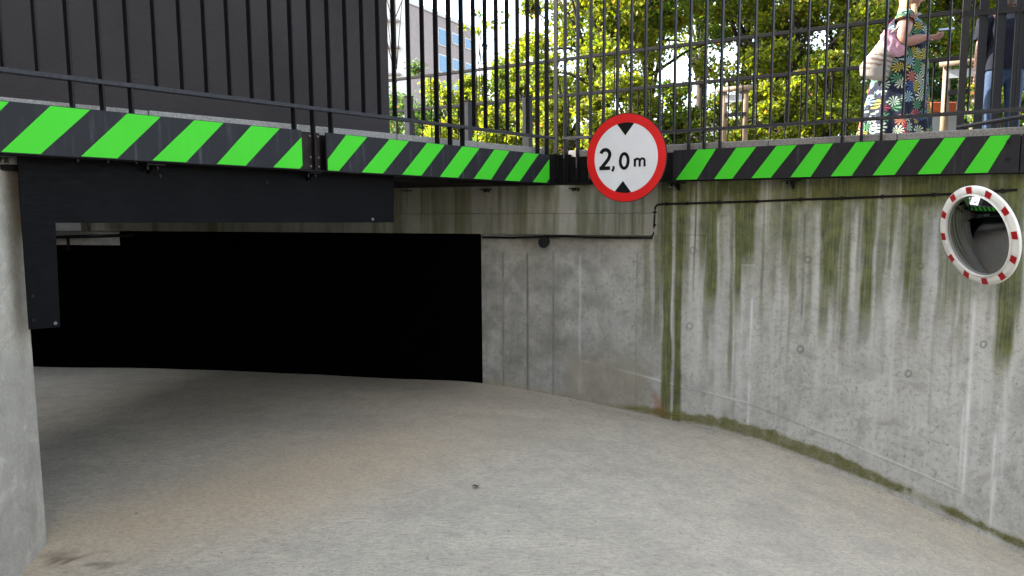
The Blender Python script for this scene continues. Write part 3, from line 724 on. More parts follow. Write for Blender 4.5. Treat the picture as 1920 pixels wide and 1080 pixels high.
# ---- dark L-shaped sheet under the left boards
po = 0.16
def on_panel(px, py):
    # intersect the ray with the vertical plane of the sheet
    a_ = (px - 960) / FPX; b_ = -(py - 540) / FPX; dd = Fv + R2 * a_ + U2 * b_
    q0 = la + ln * po; tt_ = cross2(q0, ld) / cross2(Vector((dd.x, dd.y)), ld)
    return dd * tt_
outline = [(31, 264), (740, 306), (738, 417), (104, 418), (113, 613), (55, 618)]
pts = [on_panel(*p) for p in outline]
sheet = empty('cladding_sheet', pts[5], 'black L-shaped sheet metal cladding hanging under the left boards beside the pillar', 'cladding')
n3 = Vector((ln.x, ln.y, 0)) * .012
ptl = list(pts)
mb = MB(); nn = len(ptl); mb.add(ptl + [p + n3 for p in ptl], [tuple(range(nn)), tuple(range(nn, 2 * nn))[::-1]] + [(i, (i + 1) % nn, nn + (i + 1) % nn, nn + i) for i in range(nn)])
relink('sheet', mb.mesh(), sheet, M['panel_black'])
for p in ((103, 606), (61, 555), (62, 600), (698, 411), (300, 330), (500, 342)):
    c0 = on_panel(*p); mb = MB(); mb.tube([c0 - n3 * .6, c0 + n3 * .2], .010 if p[0] != 698 else .013, 6); relink('bolt', mb.mesh(), sheet, M['zinc'] if p[0] in (698, 103) else M['bolt'])

# ---- railings along the ramp edge
def mk_bar(z0, z1, wn, wd, mat):
    mb = MB(); mb.aabb(-wd / 2, wd / 2, -wn / 2, wn / 2, z0, z1); me = mb.mesh(bevel=0.0015); me.materials.append(mat); return me
def railing(a, d, nrm, svals, long_idx, zr, ztop, label, short_z, long_z, wn, wd, s0, s1, rail_r=0.016, dz=0.0):
    p0 = a + d * svals[0]
    k = empty('railing', (p0.x, p0.y, ST), label, 'railing'); ang = math.atan2(d.y, d.x)
    me_s = mk_bar(short_z - ST, ztop - ST, wn, wd, M['steel']); me_l = mk_bar(long_z - ST, ztop - ST, wn * 1.08, wd * 1.25, M['steel'])
    for i, s in enumerate(svals):
        pt = a + d * s + nrm * 0.052
        o = link('bar', me_l if i in long_idx else me_s, k); o.location = (pt.x - p0.x, pt.y - p0.y, 0 if i in long_idx else zr + dz * s - short_z)
        o.rotation_euler = (0, 0, ang + random.uniform(-.01, .01))
    pr0 = a + d * s0 + nrm * .050; pr1 = a + d * s1 + nrm * .050
    mb = MB(); mb.beam((pr0.x, pr0.y, zr + dz * s0), (pr1.x, pr1.y, zr + dz * s1), .055, .026); relink('lower_rail', mb.mesh(bevel=.003), k, M['rail'])
    mb = MB(); mb.beam((pr0.x, pr0.y, ztop), (pr1.x, pr1.y, ztop), .06, .03); relink('top_rail', mb.mesh(bevel=.003), k, M['rail'])
    return k
zrl0 = P(0, 130, la.y + .04).z; zrl1 = P(1040, 257, lb.y).z; zrr = P(1680, 220, 5.95).z
print('rails', zrl0, zrl1, zrr)
s_a = sL(24); s_b = sL(1050); nb = 31
sv = [s_a + (s_b - s_a) * i / nb for i in range(-5, nb + 1)]
railing(la, ld, ln, sv, {i + 5 for i in (2, 3, 4, 11, 12, 13, 20, 21, 22, 29, 30, 31)}, zrl0, 2.5, 'black flat bar railing above the two left striped boards', 0.66, 0.25, .045, .010, sv[0] - .1, Ll - .02, dz=(zrl1 - zrl0) / (lb - la).length)
r_a = sR(1078); r_b = sR(1767); nb = 22
sv = [r_a + (r_b - r_a) * i / nb for i in range(-1, nb + 7)]
railing(ra, rd, rn, sv, {i + 1 for i in (-1, 0, 1, 8, 9, 10, 17, 18, 19, 26, 27)}, zrr, 2.5, 'black bar railing above the right striped board, in front of the woman', 0.64, 0.24, .045, .013, (CORN - ra).dot(rd) + .03, sv[-1] + .1)

# ---- round height limit sign
sc = P(1173, 296, 6.62); sign_n = Vector((-rn.x, -rn.y, 0))     # faces the ramp
sign = empty('road_sign', sc, 'round red and white 2,0 m height limit sign fixed to the railing corner', 'road sign')
ex = Vector((rd.x, rd.y, 0)); ez = Vector((0, 0, 1)); SR = 0.385
def SP(u, v, h=0.0): return sc + ex * (u * SR) + ez * (v * SR) + sign_n * h
def disc(r0, r1, h, mat, name, seg=72, thick=0.0):
    mb = MB(); 
    if thick:
        vs = [SP(r1 * math.cos(2 * math.pi * k / seg), r1 * math.sin(2 * math.pi * k / seg), hh) for hh in (h, h - thick) for k in range(seg)]
        mb.add(vs, [tuple(range(seg)), tuple(range(seg, 2 * seg))[::-1]] + [(k, (k + 1) % seg, seg + (k + 1) % seg, seg + k) for k in range(seg)])
    else:
        vs = [SP(r * math.cos(2 * math.pi * k / seg), r * math.sin(2 * math.pi * k / seg), h) for r in (r0, r1) for k in range(seg)]
        mb.add(vs, [(k, (k + 1) % seg, seg + (k + 1) % seg, seg + k) for k in range(seg)])
    return relink(name, mb.mesh(), sign, mat)
M['sg_white'] = mat_plain('sign_white_film', (0.55, 0.57, 0.60), 0.4, 0, .05, 5, 0)
M['sg_red'] = mat_plain('sign_red_film', (0.50, 0.002, 0.004), 0.45, 0, .1, 5, 0)
M['sg_black'] = mat_plain('sign_black_film', (0.006, 0.006, 0.008), 0.4, 0, .1, 5, 0)
disc(0, 1, 0, M['post_grey'], 'back_plate', thick=.006)
disc(0.0, 0.80, 0.003, M['sg_white'], 'white_face', thick=.002)
disc(0.79, 0.985, 0.004, M['sg_red'], 'red_ring')
def flat(poly_uv, h, name, mat):
    mb = MB(); nn = len(poly_uv); vs = [SP(u, v, hh) for hh in (h, h - .001) for u, v in poly_uv]
    mb.add(vs, [tuple(range(nn)), tuple(range(nn, 2 * nn))[::-1]] + [(k, (k + 1) % nn, nn + (k + 1) % nn, nn + k) for k in range(nn)])
    return relink(name, mb.mesh(), sign, mat)
def uv(x, y): return ((x - 659) / 326.0, -(y - 633) / 350.0)
def arc_tri(x0, x1, xa, ya, top):
    u0 = uv(x0, 0)[0]; u1 = uv(x1, 0)[0]; sgn = 1 if top else -1; pts_ = []
    for k in range(9):
        u = u0 + (u1 - u0) * k / 8; pts_.append((u, sgn * math.sqrt(.79 ** 2 - u * u)))
    return pts_ + [uv(xa, ya)]
flat(arc_tri(590, 727, 657, 458, True), .0045, 'upper_arrow', M['sg_black'])
flat(arc_tri(575, 708, 641, 815, False), .0045, 'lower_arrow', M['sg_black'])
def stroke(pts_, wd, name, closed=False):
    P2 = [Vector(((x - 659) / 326.0, -(y - 633) / 350.0)) for x, y in pts_]; wv = wd / 340.0 / 2; nn = len(P2); Lf = []; Rt = []
    for i in range(nn):
        if closed: a_, b_ = P2[(i - 1) % nn], P2[(i + 1) % nn]
        else: a_, b_ = P2[max(i - 1, 0)], P2[min(i + 1, nn - 1)]
        t_ = (b_ - a_).normalized(); nv = Vector((-t_.y, t_.x)) * wv; Lf.append(P2[i] + nv); Rt.append(P2[i] - nv)
    mb = MB(); vs = [SP(v.x, v.y, .0052) for v in Lf] + [SP(v.x, v.y, .0052) for v in Rt]
    fs = [(i, (i + 1) % nn, nn + (i + 1) % nn, nn + i) for i in range(nn if closed else nn - 1)]
    mb.add(vs, fs); return mb
def arc(cx_, cy_, rx, ry, a0, a1, k=14): return [(cx_ + rx * math.cos(R(a0 + (a1 - a0) * i / k)), cy_ + ry * math.sin(R(a0 + (a1 - a0) * i / k))) for i in range(k + 1)]
two = stroke(arc(493, 601, 38, 39, 195, 385) + [(517, 640), (490, 672), (462, 705)], 29, '')
b2 = stroke([(444, 709), (534, 709)], 29, ''); two.add(b2.v, b2.f); relink('digit_two', two.mesh(), sign, M['sg_black'])
com = stroke([(562, 694), (563, 712), (552, 736)], 20, ''); relink('comma', com.mesh(), sign, M['sg_black'])
zero = stroke(arc(650, 657, 32, 57, 0, 350, 30), 25, '', True); relink('digit_zero', zero.mesh(), sign, M['sg_black'])
mm_ = stroke([(736, 642), (736, 706)], 19, ''); 
for c_ in (756, 795):
    e_ = stroke([(c_ - 19, 664)] + arc(c_, 662, 18, 18, 200, 350, 8) + [(c_ + 19, 706)], 18, ''); mm_.add([tuple(v) for v in e_.v], e_.f)
relink('letter_m', mm_.mesh(), sign, M['sg_black'])
mb = MB()
for zz_ in (.12, -.12):
    c0 = sc + ez * zz_ - sign_n * .02; mb.box(c0, ex, ez, sign_n, .26, .012, .012)
relink('fixing_rail', mb.mesh(), sign, M['rail'])
mb = MB()
for uu in (-.22, -.04):
    mb.beam(sc + ex * uu - sign_n * .03 + ez * .12, sc + ex * uu - sign_n * .26 + ez * .12, .02, .03)
relink('clamp', mb.mesh(), sign, M['rail'])

# ---- traffic mirror
mc = P(1834, 442, 5.22)
mn = Vector((-0.98, -0.155, -0.215)).normalized(); mu = Vector((0.0, 0, 1)); mx = mu.cross(mn).normalized(); mu = mn.cross(mx).normalized()
mir = empty('traffic_mirror', mc, 'round convex traffic mirror with red and white rim on the right wall', 'mirror')
MR = 0.355
def lathe(prof, name, mat, seg=96, a0=0.0, a1=2 * math.pi, smooth_=True):
    full = abs(a1 - a0 - 2 * math.pi) < 1e-6; ns = seg if full else seg + 1; vs = []
    for k in range(ns):
        a_ = a0 + (a1 - a0) * k / seg
        for r_, h_ in prof: vs.append(mc + (mx * math.cos(a_) + mu * math.sin(a_)) * r_ * MR + mn * h_)
    pn_ = len(prof); fs = []
    for k in range(seg):
        for j in range(pn_ - 1): fs.append((k * pn_ + j, k * pn_ + j + 1, ((k + 1) % ns) * pn_ + j + 1, ((k + 1) % ns) * pn_ + j))
    mb = MB(); mb.add(vs, fs); me = mb.mesh(smooth=smooth_)
    return relink(name, me, mir, mat)
M['mr_white'] = mat_plain('mirror_rim_white', (0.62, 0.62, 0.59), 0.35, 0, .1, 10, .02)
M['mr_red'] = mat_plain('mirror_rim_red', (0.30, 0.006, 0.010), 0.35, 0, .1, 10, 0)
lathe([(0.0, -.045), (.7, -.045), (.97, -.022), (.996, -.010), (1.0, .0), (.99, .008), (.845, .012), (.835, .010), (.82, .020), (.81, .022), (.80, .016), (.795, .0)], 'rim', M['mr_white'])
for k in range(12):
    a_ = R(30 * k + 3); lathe([(.852, .0132), (.980, .0098)], 'red_mark', M['mr_red'], 6, a_ - R(4.6), a_ + R(4.6))
t = NT('convex_mirror'); t.set((0.22, 0.225, 0.235), t.ramp(t.noise(3, 4, .6, t.coord()), [(0.35, 0.02), (0.75, 0.12)]), 1.0); M['mirror'] = t.m
prof = [(r_ * .795, .004 + .060 * (1 - r_ * r_)) for r_ in [i / 16 for i in range(17)]]
lathe(prof, 'mirror_glass', M['mirror'])
wp = min(range(len(path)), key=lambda i: (path[i][0] - mc.x) ** 2 + (path[i][1] - mc.y) ** 2)
wpt = Vector((path[wp][0], path[wp][1], mc.z + .05))
mb = MB(); mb.tube([mc - mn * .05, mc - mn * .12, wpt + Vector((-.03, -.05, 0)), wpt], .02); relink('bracket_arm', mb.mesh(smooth=True), mir, M['zinc'])
mb = MB(); mb.box(wpt + Vector((-.005, -.008, 0)), (rd.x, rd.y, 0), (0, 0, 1), (rn.x, rn.y, 0), .06, .08, .006); relink('wall_plate', mb.mesh(), mir, M['zinc'])

# ---- cable along the right wall and over the opening
def wall_pt(px, py, off_=0.012):
    i = int(np.argmin(np.abs(proj(path[:, 0], path[:, 1], np.full(len(path), -.1))[0] - px)))
    p = path[i]; 
    a_ = (px - 960) / FPX; b_ = -(py - 540) / FPX; dd = Fv + R2 * a_ + U2 * b_
    i0, i1 = max(i - 3, 0), min(i + 3, len(path) - 1); tv = Vector(path[i1] - path[i0]).normalized()
    tt_ = cross2(Vector(p), tv) / cross2(Vector((dd.x, dd.y)), tv); v = dd * tt_
    nv = Vector((-tv.y, tv.x)); return v - Vector((nv.x, nv.y, 0)) * off_
cab = empty('cable', wall_pt(1229, 384), 'thin black cable clipped along the stained right wall and down at the beam end', 'cable')
cpts = [(1908, 356), (1860, 359), (1800, 363), (1735, 366), (1650, 369), (1560, 372.5), (1500, 374), (1420, 377.5), (1350, 379.5), (1290, 381.5), (1245, 382.5), (1234, 384), (1230, 388)]
p3 = [wall_pt(*c_) for c_ in cpts]
drop = [(1230, 388), (1229, 405), (1228, 425), (1227, 438), (1223, 445)]
p3b = [wall_pt(x, y, .02) for x, y in drop]
mb = MB(); mb.tube(p3 + p3b[1:], .0095, 8); relink('sheath', mb.mesh(smooth=True), cab, M['cable'])
low = [P(x, y, float(np.interp(x, [700, 900, 1200, 1240], [8.5, 8.04, 7.345, 7.2]))) for x, y in ((1223, 446), (1180, 446), (1100, 445), (1060, 443), (1020, 444), (960, 446), (905, 445))]
mb = MB(); mb.tube(low, .011, 8); relink('sheath_under_beam', mb.mesh(smooth=True), cab, M['cable'])
for x in (1252, 1290, 1349, 1420, 1502, 1580, 1655, 1752, 1812, 1880):
    y = float(np.interp(x, [c_[0] for c_ in cpts][::-1], [c_[1] for c_ in cpts][::-1])); c0 = wall_pt(x, y, .010)
    mb = MB(); mb.box(c0, (rd.x, rd.y, 0), (0, 0, 1), (rn.x, rn.y, 0), .012, .016, .014); relink('clip', mb.mesh(bevel=.003), cab, M['cable'])
for y in (398, 422):
    c0 = wall_pt(1229, y, .014); mb = MB(); mb.box(c0, (rd.x, rd.y, 0), (0, 0, 1), (rn.x, rn.y, 0), .016, .009, .014); relink('clip', mb.mesh(bevel=.003), cab, M['cable'])
lamp = empty('spotlight', P(1022, 453, 7.72), 'small round black lamp hanging under the beam', 'lamp')
c0 = P(1022, 453, 7.72); dl = Vector((-.25, -.95, -.1)).normalized()
mb = MB(); mb.tube([c0 + dl * .09, c0 + dl * .08, c0 + dl * .0, c0 - dl * .05], [.050, .056, .053, .04], 20); relink('housing', mb.mesh(smooth=False), lamp, M['cable'])
mb = MB(); mb.tube([c0 + Vector((0, 0, .05)), c0 + Vector((0, 0, .105))], .012, 8); relink('stem', mb.mesh(), lamp, M['cable'])

# ------------------------------------------------------------------ beyond the edge
# dark kiosk behind the left railing
kc = on_line(la + ln * 1.0, ld, 730, 1.2)
ka = kc - ld * 9.5; kd = ln * 2.3
mb = MB(); mb.prism([tuple(ka), tuple(kc), tuple(kc + kd), tuple(ka + kd)], ST + .001, 7.6)
o = link('building', mb.mesh(bevel=.01), None, M['kiosk']); tag(o, 'windowless anthracite rendered building rising behind the left railing', 'building')

# rear railing across the pavement
zu, zl = None, None
ru = [P(740, 150, 10.7), P(1040, 115, 9.45), P(1400, 76, 8.3), P(1815, 22, 7.2)]
RK = 1.10
q0 = V2(P(700, 150, 10.95 * RK)); q1 = V2(P(1812, 22, 7.2 * RK)); dR = (q1 - q0).normalized(); LR = (q1 - q0).length
zuA = P(740, 150, 10.75 * RK).z; zuB = P(1812, 21, 7.2 * RK).z; zlA = P(780, 208, 10.6 * RK).z; zlB = P(1812, 108, 7.2 * RK).z
print('rear', zuA, zuB, zlA, zlB)
rear = empty('railing', (q0.x, q0.y, ST), 'thin black tube railing crossing behind the woman in front of the trees', 'railing')
def sRear(px, z=1.6): return (on_line(q0, dR, px, z) - q0).dot(dR)
def rr3(s, z): p_ = q0 + dR * s; return Vector((p_.x, p_.y, z))
for nm, za_, zb_ in (('top_rail', zuA, zuB), ('middle_rail', zlA, zlB)):
    mb = MB(); mb.beam(rr3(-3, za_), rr3(LR, zb_), .045, .042); relink(nm, mb.mesh(bevel=.004), rear, M['rear_steel'])
mb = MB(); mb.beam(rr3(-3, ST + .12), rr3(LR, ST + .12), .045, .035); relink('bottom_rail', mb.mesh(), rear, M['rear_steel'])
nb = int((LR + 3) / 0.165); mb0 = MB()
for i in range(nb):
    s = -3 + .165 * i; zt_ = (zlA + (zlB - zlA) * s / LR) if i % 6 not in (0, 1) else (zuA + (zuB - zuA) * s / LR)
    mb = MB(); mb.beam(rr3(s, ST + .1), rr3(s, zt_), .014, .014, (0, 1, 0)); relink('bar', mb.mesh(), rear, M['rear_steel'])
# thick corner post
mb = MB(); mb.box(rr3(LR, 1.8), (dR.x, dR.y, 0), (-dR.y, dR.x, 0), (0, 0, 1), .035, .035, 1.3); relink('end_post', mb.mesh(bevel=.004), rear, M['steel'])
# grey posts
for px, yt, lab in ((766, 182, 'short grey post nearest the dark building corner'), (876, 190, 'short grey post in the middle of the three behind the left railing'), (989, 181, 'short grey post nearest the corner of the railings')):
    Yp = {766: 9.6, 876: 8.9, 989: 8.4}[px]; top = P(px, yt, Yp)
    k = empty('post', (top.x, top.y, ST), lab, 'post', 'grey posts on the pavement')
    mb = MB(); mb.box((top.x, top.y, (ST + top.z) / 2), (dR.x, dR.y, 0), (-dR.y, dR.x, 0), (0, 0, 1), .042, .042, (top.z - ST) / 2); relink('shaft', mb.mesh(bevel=.004), k, M['post_grey'])
    mb = MB(); mb.box((top.x, top.y, top.z + .006), (dR.x, dR.y, 0), (-dR.y, dR.x, 0), (0, 0, 1), .046, .046, .006); relink('cap', mb.mesh(), k, M['steel'])
# side fence with wide flat bars at the right
f0 = V2(P(1826, 100, 6.95)); f1 = f0 + Vector((.80, -.35)).normalized() * 2.4; fd = (f1 - f0).normalized()
sf = empty('fence', (f0.x, f0.y, ST), 'fence of wide flat black bars at the right edge, before the person in jeans', 'fence')
me_b = MB(); me_b.aabb(-.038, .038, -.005, .005, .04, 2.1); me_b = me_b.mesh(); me_b.materials.append(M['steel'])
for i in range(16):
    s = .06 + .138 * i; o = link('flat_bar', me_b, sf); o.location = (fd.x * s, fd.y * s, 0); o.rotation_euler = (0, 0, math.atan2(fd.y, fd.x) + .35)
for z_ in (P(1870, 14, 6.75).z, ST + .09):
    a_ = Vector((f0.x - .1, f0.y + .04, z_)); mb = MB(); mb.beam(a_, a_ + Vector((fd.x, fd.y, 0)) * 2.6, .04, .05); relink('cross_rail', mb.mesh(), sf, M['steel'])
g0 = P(1795, 239, 6.1); g1 = P(1930, 217, 5.75); g1 = g1 + (g1 - g0) * 1.0
hr = empty('tube_rail', g0, 'short sloping grey tube low down at the right end of the railing', 'rail')
mb = MB(); mb.tube([g0, g1], .017, 10); relink('tube', mb.mesh(smooth=True), hr, M['rail'])
mb = MB(); g2 = g0 + (g1 - g0) * .3; mb.tube([g2, Vector((g2.x, g2.y, ST))], .013, 8); relink('leg', mb.mesh(smooth=True), hr, M['rail'])

# ---- trees and shrubs
def leaf_mat(name, c0, c1, c2, trans=0.55):
    t = NT(name); a = t.attr('tint')
    col = t.ramp(a, [(0.0, c0), (0.45, c1), (0.9, c2), (1.0, (0.30, 0.13, 0.03))])
    t.set(col, 0.5); t.b.inputs['Specular IOR Level'].default_value = 0.4
    tr = t.n('ShaderNodeBsdfTranslucent'); c2_ = t.mix(1.0, col, (1.6, 1.7, 0.7), 'MULTIPLY'); t.l(c2_, tr.inputs[0])
    mx_ = t.n('ShaderNodeMixShader'); mx_.inputs[0].default_value = trans
    t.l(t.b.outputs[0], mx_.inputs[1]); t.l(tr.outputs[0], mx_.inputs[2]); t.l(mx_.outputs[0], t.out.inputs[0]); return t.m
M['leaf_y'] = leaf_mat('leaves_yellow_green', (0.035, 0.065, 0.008), (0.125, 0.15, 0.012), (0.25, 0.23, 0.016), .64)
M['leaf_g'] = leaf_mat('leaves_green', (0.020, 0.05, 0.010), (0.09, 0.13, 0.014), (0.20, 0.21, 0.02), .62)
M['leaf_b'] = leaf_mat('leaves_bluish', (0.020, 0.045, 0.020), (0.045, 0.09, 0.03), (0.10, 0.15, 0.03), .5)
def leaves_mesh(cent, size, tint, flat_=0.3):
    n_ = len(cent); d = rng.normal(size=(n_, 3)); d /= np.linalg.norm(d, axis=1)[:, None]
    u = rng.normal(size=(n_, 3)); u -= (u * d).sum(1)[:, None] * d; u /= np.linalg.norm(u, axis=1)[:, None]; v = np.cross(d, u)
    s = size * rng.uniform(.6, 1.3, n_)[:, None]
    a = cent - u * s * .5; b = cent + v * s * .36 + d * s * .08; c_ = cent + u * s * .55; e = cent - v * s * .36 + d * s * .08
    co = np.stack([a, b, c_, e], 1).reshape(-1, 3).astype(np.float32)
    me = bpy.data.meshes.new('leaves'); me.vertices.add(n_ * 4); me.vertices.foreach_set('co', co.reshape(-1))
    base = np.arange(n_)[:, None] * 4; tri = np.concatenate([base + [0, 1, 2], base + [0, 2, 3]], 1).reshape(-1)
    me.loops.add(n_ * 6); me.polygons.add(n_ * 2); me.loops.foreach_set('vertex_index', tri.astype(np.int32))
    me.polygons.foreach_set('loop_start', np.arange(0, n_ * 6, 3, dtype=np.int32)); me.update(calc_edges=True)
    at = me.attributes.new('tint', 'FLOAT', 'POINT'); at.data.foreach_set('value', np.repeat(tint, 4).astype(np.float32)); return me
def tree(px, Yd, zc, rx, rz, nleaf, size, mat, label, cat='tree', group=None, name='deciduous_tree', nclump=60, trunk=True, seed=0, tr=None):
    global rng
    rng = np.random.default_rng(100 + seed); rs = random.Random(seed)
    nleaf = int(nleaf * (2.1 if nleaf > 1000 else 1)); size *= .70
    b = P(px, 200, Yd); base = Vector((b.x, b.y, ST))
    k = empty(name, base, label, cat, group)
    zc_ = zc - ST
    # clump centres in the crown
    cc = rng.normal(size=(nclump, 3)); cc /= np.linalg.norm(cc, axis=1)[:, None]; cc *= (rng.random(nclump) ** .45)[:, None]
    cc *= np.array([rx, rx, rz]); cc[:, 2] += zc_
    cr = rng.uniform(.18, .42, nclump) * rx * .62
    which = rng.integers(0, nclump, nleaf); dv = rng.normal(size=(nleaf, 3)) * .5
    pos = cc[which] + dv * cr[which][:, None] * np.array([1, 1, .75])
    pos = pos[pos[:, 2] > .15]; which = which[:len(pos)]
    tint = np.clip(rng.normal(.42, .17, len(pos)) + (rng.random(nclump)[which[:len(pos)]] - .5) * .5, 0, .9); tint = np.where(rng.random(len(pos)) < .02, 1.0, tint)
    o = link('crown', leaves_mesh(pos, size, tint), k, mat)
    if trunk:
        mb = MB(); h = zc_; tr_r = tr or (.05 + rx * .035)
        mb.tube([(0, 0, 0), (rs.uniform(-.05, .05), 0, h * .35), (rs.uniform(-.1, .1), 0, h * .8), (0, 0, zc_ + rz * .5)], [tr_r, tr_r * .85, tr_r * .6, tr_r * .25], 8)
        for i in range(14):
            c_ = cc[rs.randrange(nclump)]; z0_ = rs.uniform(.3, .9) * h; zz2 = max(z0_ + .1, c_[2])
            mb.tube([(0, 0, z0_), (c_[0] * .5, c_[1] * .5, (z0_ + zz2) / 2 + .1), (c_[0], c_[1], zz2)], [tr_r * .4, tr_r * .22, tr_r * .08], 6)
        link('trunk', mb.mesh(smooth=True), k, M['bark'])
    return k
GT = 'trees behind the rear railing'
T_ = [(1120, 13.0, 3.4, 1.55, 2.3, 15000, .10, 'leaf_y', 'yellow green tree just right of the corner of the railings'),
      (1215, 14.5, 3.9, 1.7, 2.7, 11000, .11, 'leaf_g', 'sunlit green tree directly above the round height sign'),
      (1310, 16.5, 5.4, 2.2, 2.2, 8000, .12, 'leaf_y', 'high crowned yellowish tree above the bright sky gap'),
      (1400, 13.5, 4.8, 1.9, 2.3, 8500, .11, 'leaf_g', 'tree with a dark trunk rising above the left wooden stake frame'),
      (1490, 12.0, 3.0, 1.35, 2.4, 17000, .10, 'leaf_y', 'dense bright green tree in the middle between frame and woman'),
      (1585, 13.0, 3.2, 1.5, 2.6, 17000, .10, 'leaf_g', 'deep green tree just left of the woman with the bag'),
      (1660, 15.5, 4.2, 1.9, 2.7, 9000, .12, 'leaf_b', 'bluish green tree half hidden behind the woman'),
      (1775, 13.5, 4.0, 1.55, 2.0, 14000, .10, 'leaf_y', 'golden green tree above the hand with the phone'),
      (1870, 15.0, 4.4, 1.8, 2.4, 11000, .11, 'leaf_g', 'green tree at the right edge behind the wide bar fence'),
      (1000, 17.0, 2.1, 1.1, 1.25, 7000, .11, 'leaf_g', 'thin tree standing left of the railing corner against the sky')]
for i, (px, Yd, zc, rx, rz, nl, sz, mt, lab) in enumerate(T_):
    tree(px, Yd, zc, rx, rz, nl, sz, M[mt], lab, 'tree', GT, seed=i, nclump=75)
GS = 'shrubs behind the rear railing'
S_ = [(800, 18, 1.9, 1.25, 1.45, 9000, 'leaf_b', 'bluish shrub beside the corner of the dark building'), (862, 15.5, 1.6, 1.0, 1.2, 8000, 'leaf_y', 'low yellow green shrub below the apartment block'),
      (930, 16.5, 1.9, 1.05, 1.25, 8000, 'leaf_g', 'green shrub between the middle grey post and the railing corner'), (975, 14.0, 1.8, .7, 1.3, 7000, 'leaf_y', 'yellow shrub behind the right grey post'),
      (1060, 12.5, 1.4, .8, 1.0, 7000, 'leaf_y', 'low shrub directly behind the corner of the railings'), (1180, 11.5, 1.2, .8, .75, 6000, 'leaf_y', 'low shrub behind the top of the round sign'),
      (1275, 11.8, 1.25, .75, .7, 3500, 'leaf_g', 'thin low shrub right of the round sign, below the sky gap'), (1450, 10.6, 1.1, .65, .7, 6000, 'leaf_y', 'low shrub right of the left wooden stake frame'),
      (1545, 10.6, 1.3, .7, .85, 7000, 'leaf_y', 'bright low shrub behind the railing left of the dress'), (1880, 9.0, 1.15, .55, .6, 6000, 'leaf_g', 'dark leafy shrub in front of the person in jeans'), (1770, 11.5, 1.5, .6, .9, 5000, 'leaf_b', 'shrub behind the orange barrier')]
for i, (px, Yd, zc, rx, rz, nl, mt, lab) in enumerate(S_):
    tree(px, Yd, zc, rx, rz, nl, .085, M[mt], lab, 'shrub', GS, name='shrub', seed=40 + i, nclump=34)
# overhanging twigs near the dark building
tree(745, 13, 4.4, .9, 1.0, 260, .10, M['leaf_b'], 'sparse hanging branch with few leaves beside the dark building', 'tree', name='deciduous_tree', nclump=14, seed=90, tr=.022)
tree(905, 15, 3.45, .7, .25, 160, .12, M['leaf_g'], 'sparse twig with a few leaves against the pale sky', 'tree', name='deciduous_tree', nclump=6, seed=91, tr=.02)
# a wood beyond, to close the view low down
rng = np.random.default_rng(5)
nl = 36000; pos = np.stack([rng.uniform(-16, 40, nl), rng.uniform(27, 34, nl), rng.random(nl) ** .8], 1)
hh = 1.6 + 2.0 * fbm(pos[:, 0] * .35 + 40, pos[:, 1] * .2, 71) + 1.6 * smooth(2, 12, pos[:, 0]); pos[:, 2] *= hh
gap = np.exp(-((pos[:, 0] - 8.6) / 1.6) ** 2); keep = rng.random(nl) > gap * .9; pos = pos[keep]; pos[:, 2] += ST
o = link('hedge', leaves_mesh(pos, .24, np.clip(rng.normal(.4, .2, len(pos)), 0, .9)), None, M['leaf_g']); tag(o, 'distant low mass of hedge foliage closing the view', 'hedge', kind='stuff')

# ---- wooden stake frames round young trees
def frame(px0, px1, Yd, ybar, label, two=True):
    a_ = P(px0, ybar, Yd); b_ = P(px1, ybar - (px1 - px0) * .08, Yd - .15)
    k = empty('tree_stake_frame', (a_.x, a_.y, ST), label, 'wooden frame', 'wooden stake frames around young trees')
    for p_ in (a_, b_):
        mb = MB(); mb.tube([(p_.x, p_.y, ST), (p_.x, p_.y, p_.z + .03)], [.045, .042], 10); relink('stake', mb.mesh(smooth=True), k, M['wood'])
    dd = (b_ - a_).normalized(); mb = MB(); mb.tube([a_ - dd * .12 + Vector((0, -.07, .02)), b_ + dd * .12 + Vector((0, -.07, .02))], .035, 10); relink('cross_pole', mb.mesh(smooth=True), k, M['wood'])
    mb = MB(); z2 = -.32; mb.beam(a_ + Vector((0, -.05, z2)), b_ + Vector((0, -.05, z2)), .02, .05); relink('strap', mb.mesh(), k, M['steel'])
    mb = MB(); mb.beam(a_ + Vector((0, -.03, -.10)), b_ + Vector((0, -.03, -.10)), .02, .10); relink('board', mb.mesh(), k, M['white_plastic'])
frame(1358, 1398, 10.4, 172, 'wooden stake frame around the tree in the sky gap right of the sign')
frame(1776, 1832, 9.2, 124, 'pale wooden stake frame right of the woman, beside the orange barrier')
b0 = P(1766, 205, 9.6)
bar_ = empty('barrier', (b0.x, b0.y, ST), 'orange and white plastic barrier behind the woman near the right frame', 'barrier')
zt_ = P(1766, 192, 9.6).z; zm = P(1766, 212, 9.6).z
mb = MB(); mb.aabb(b0.x - .16, b0.x + .16, b0.y - .05, b0.y + .05, zm, zt_); relink('orange_panel', mb.mesh(bevel=.01), bar_, M['orange'])
mb = MB(); mb.aabb(b0.x - .2, b0.x + .2, b0.y - .06, b0.y + .06, ST, zm - .002); relink('white_base', mb.mesh(bevel=.01), bar_, M['white_plastic'])

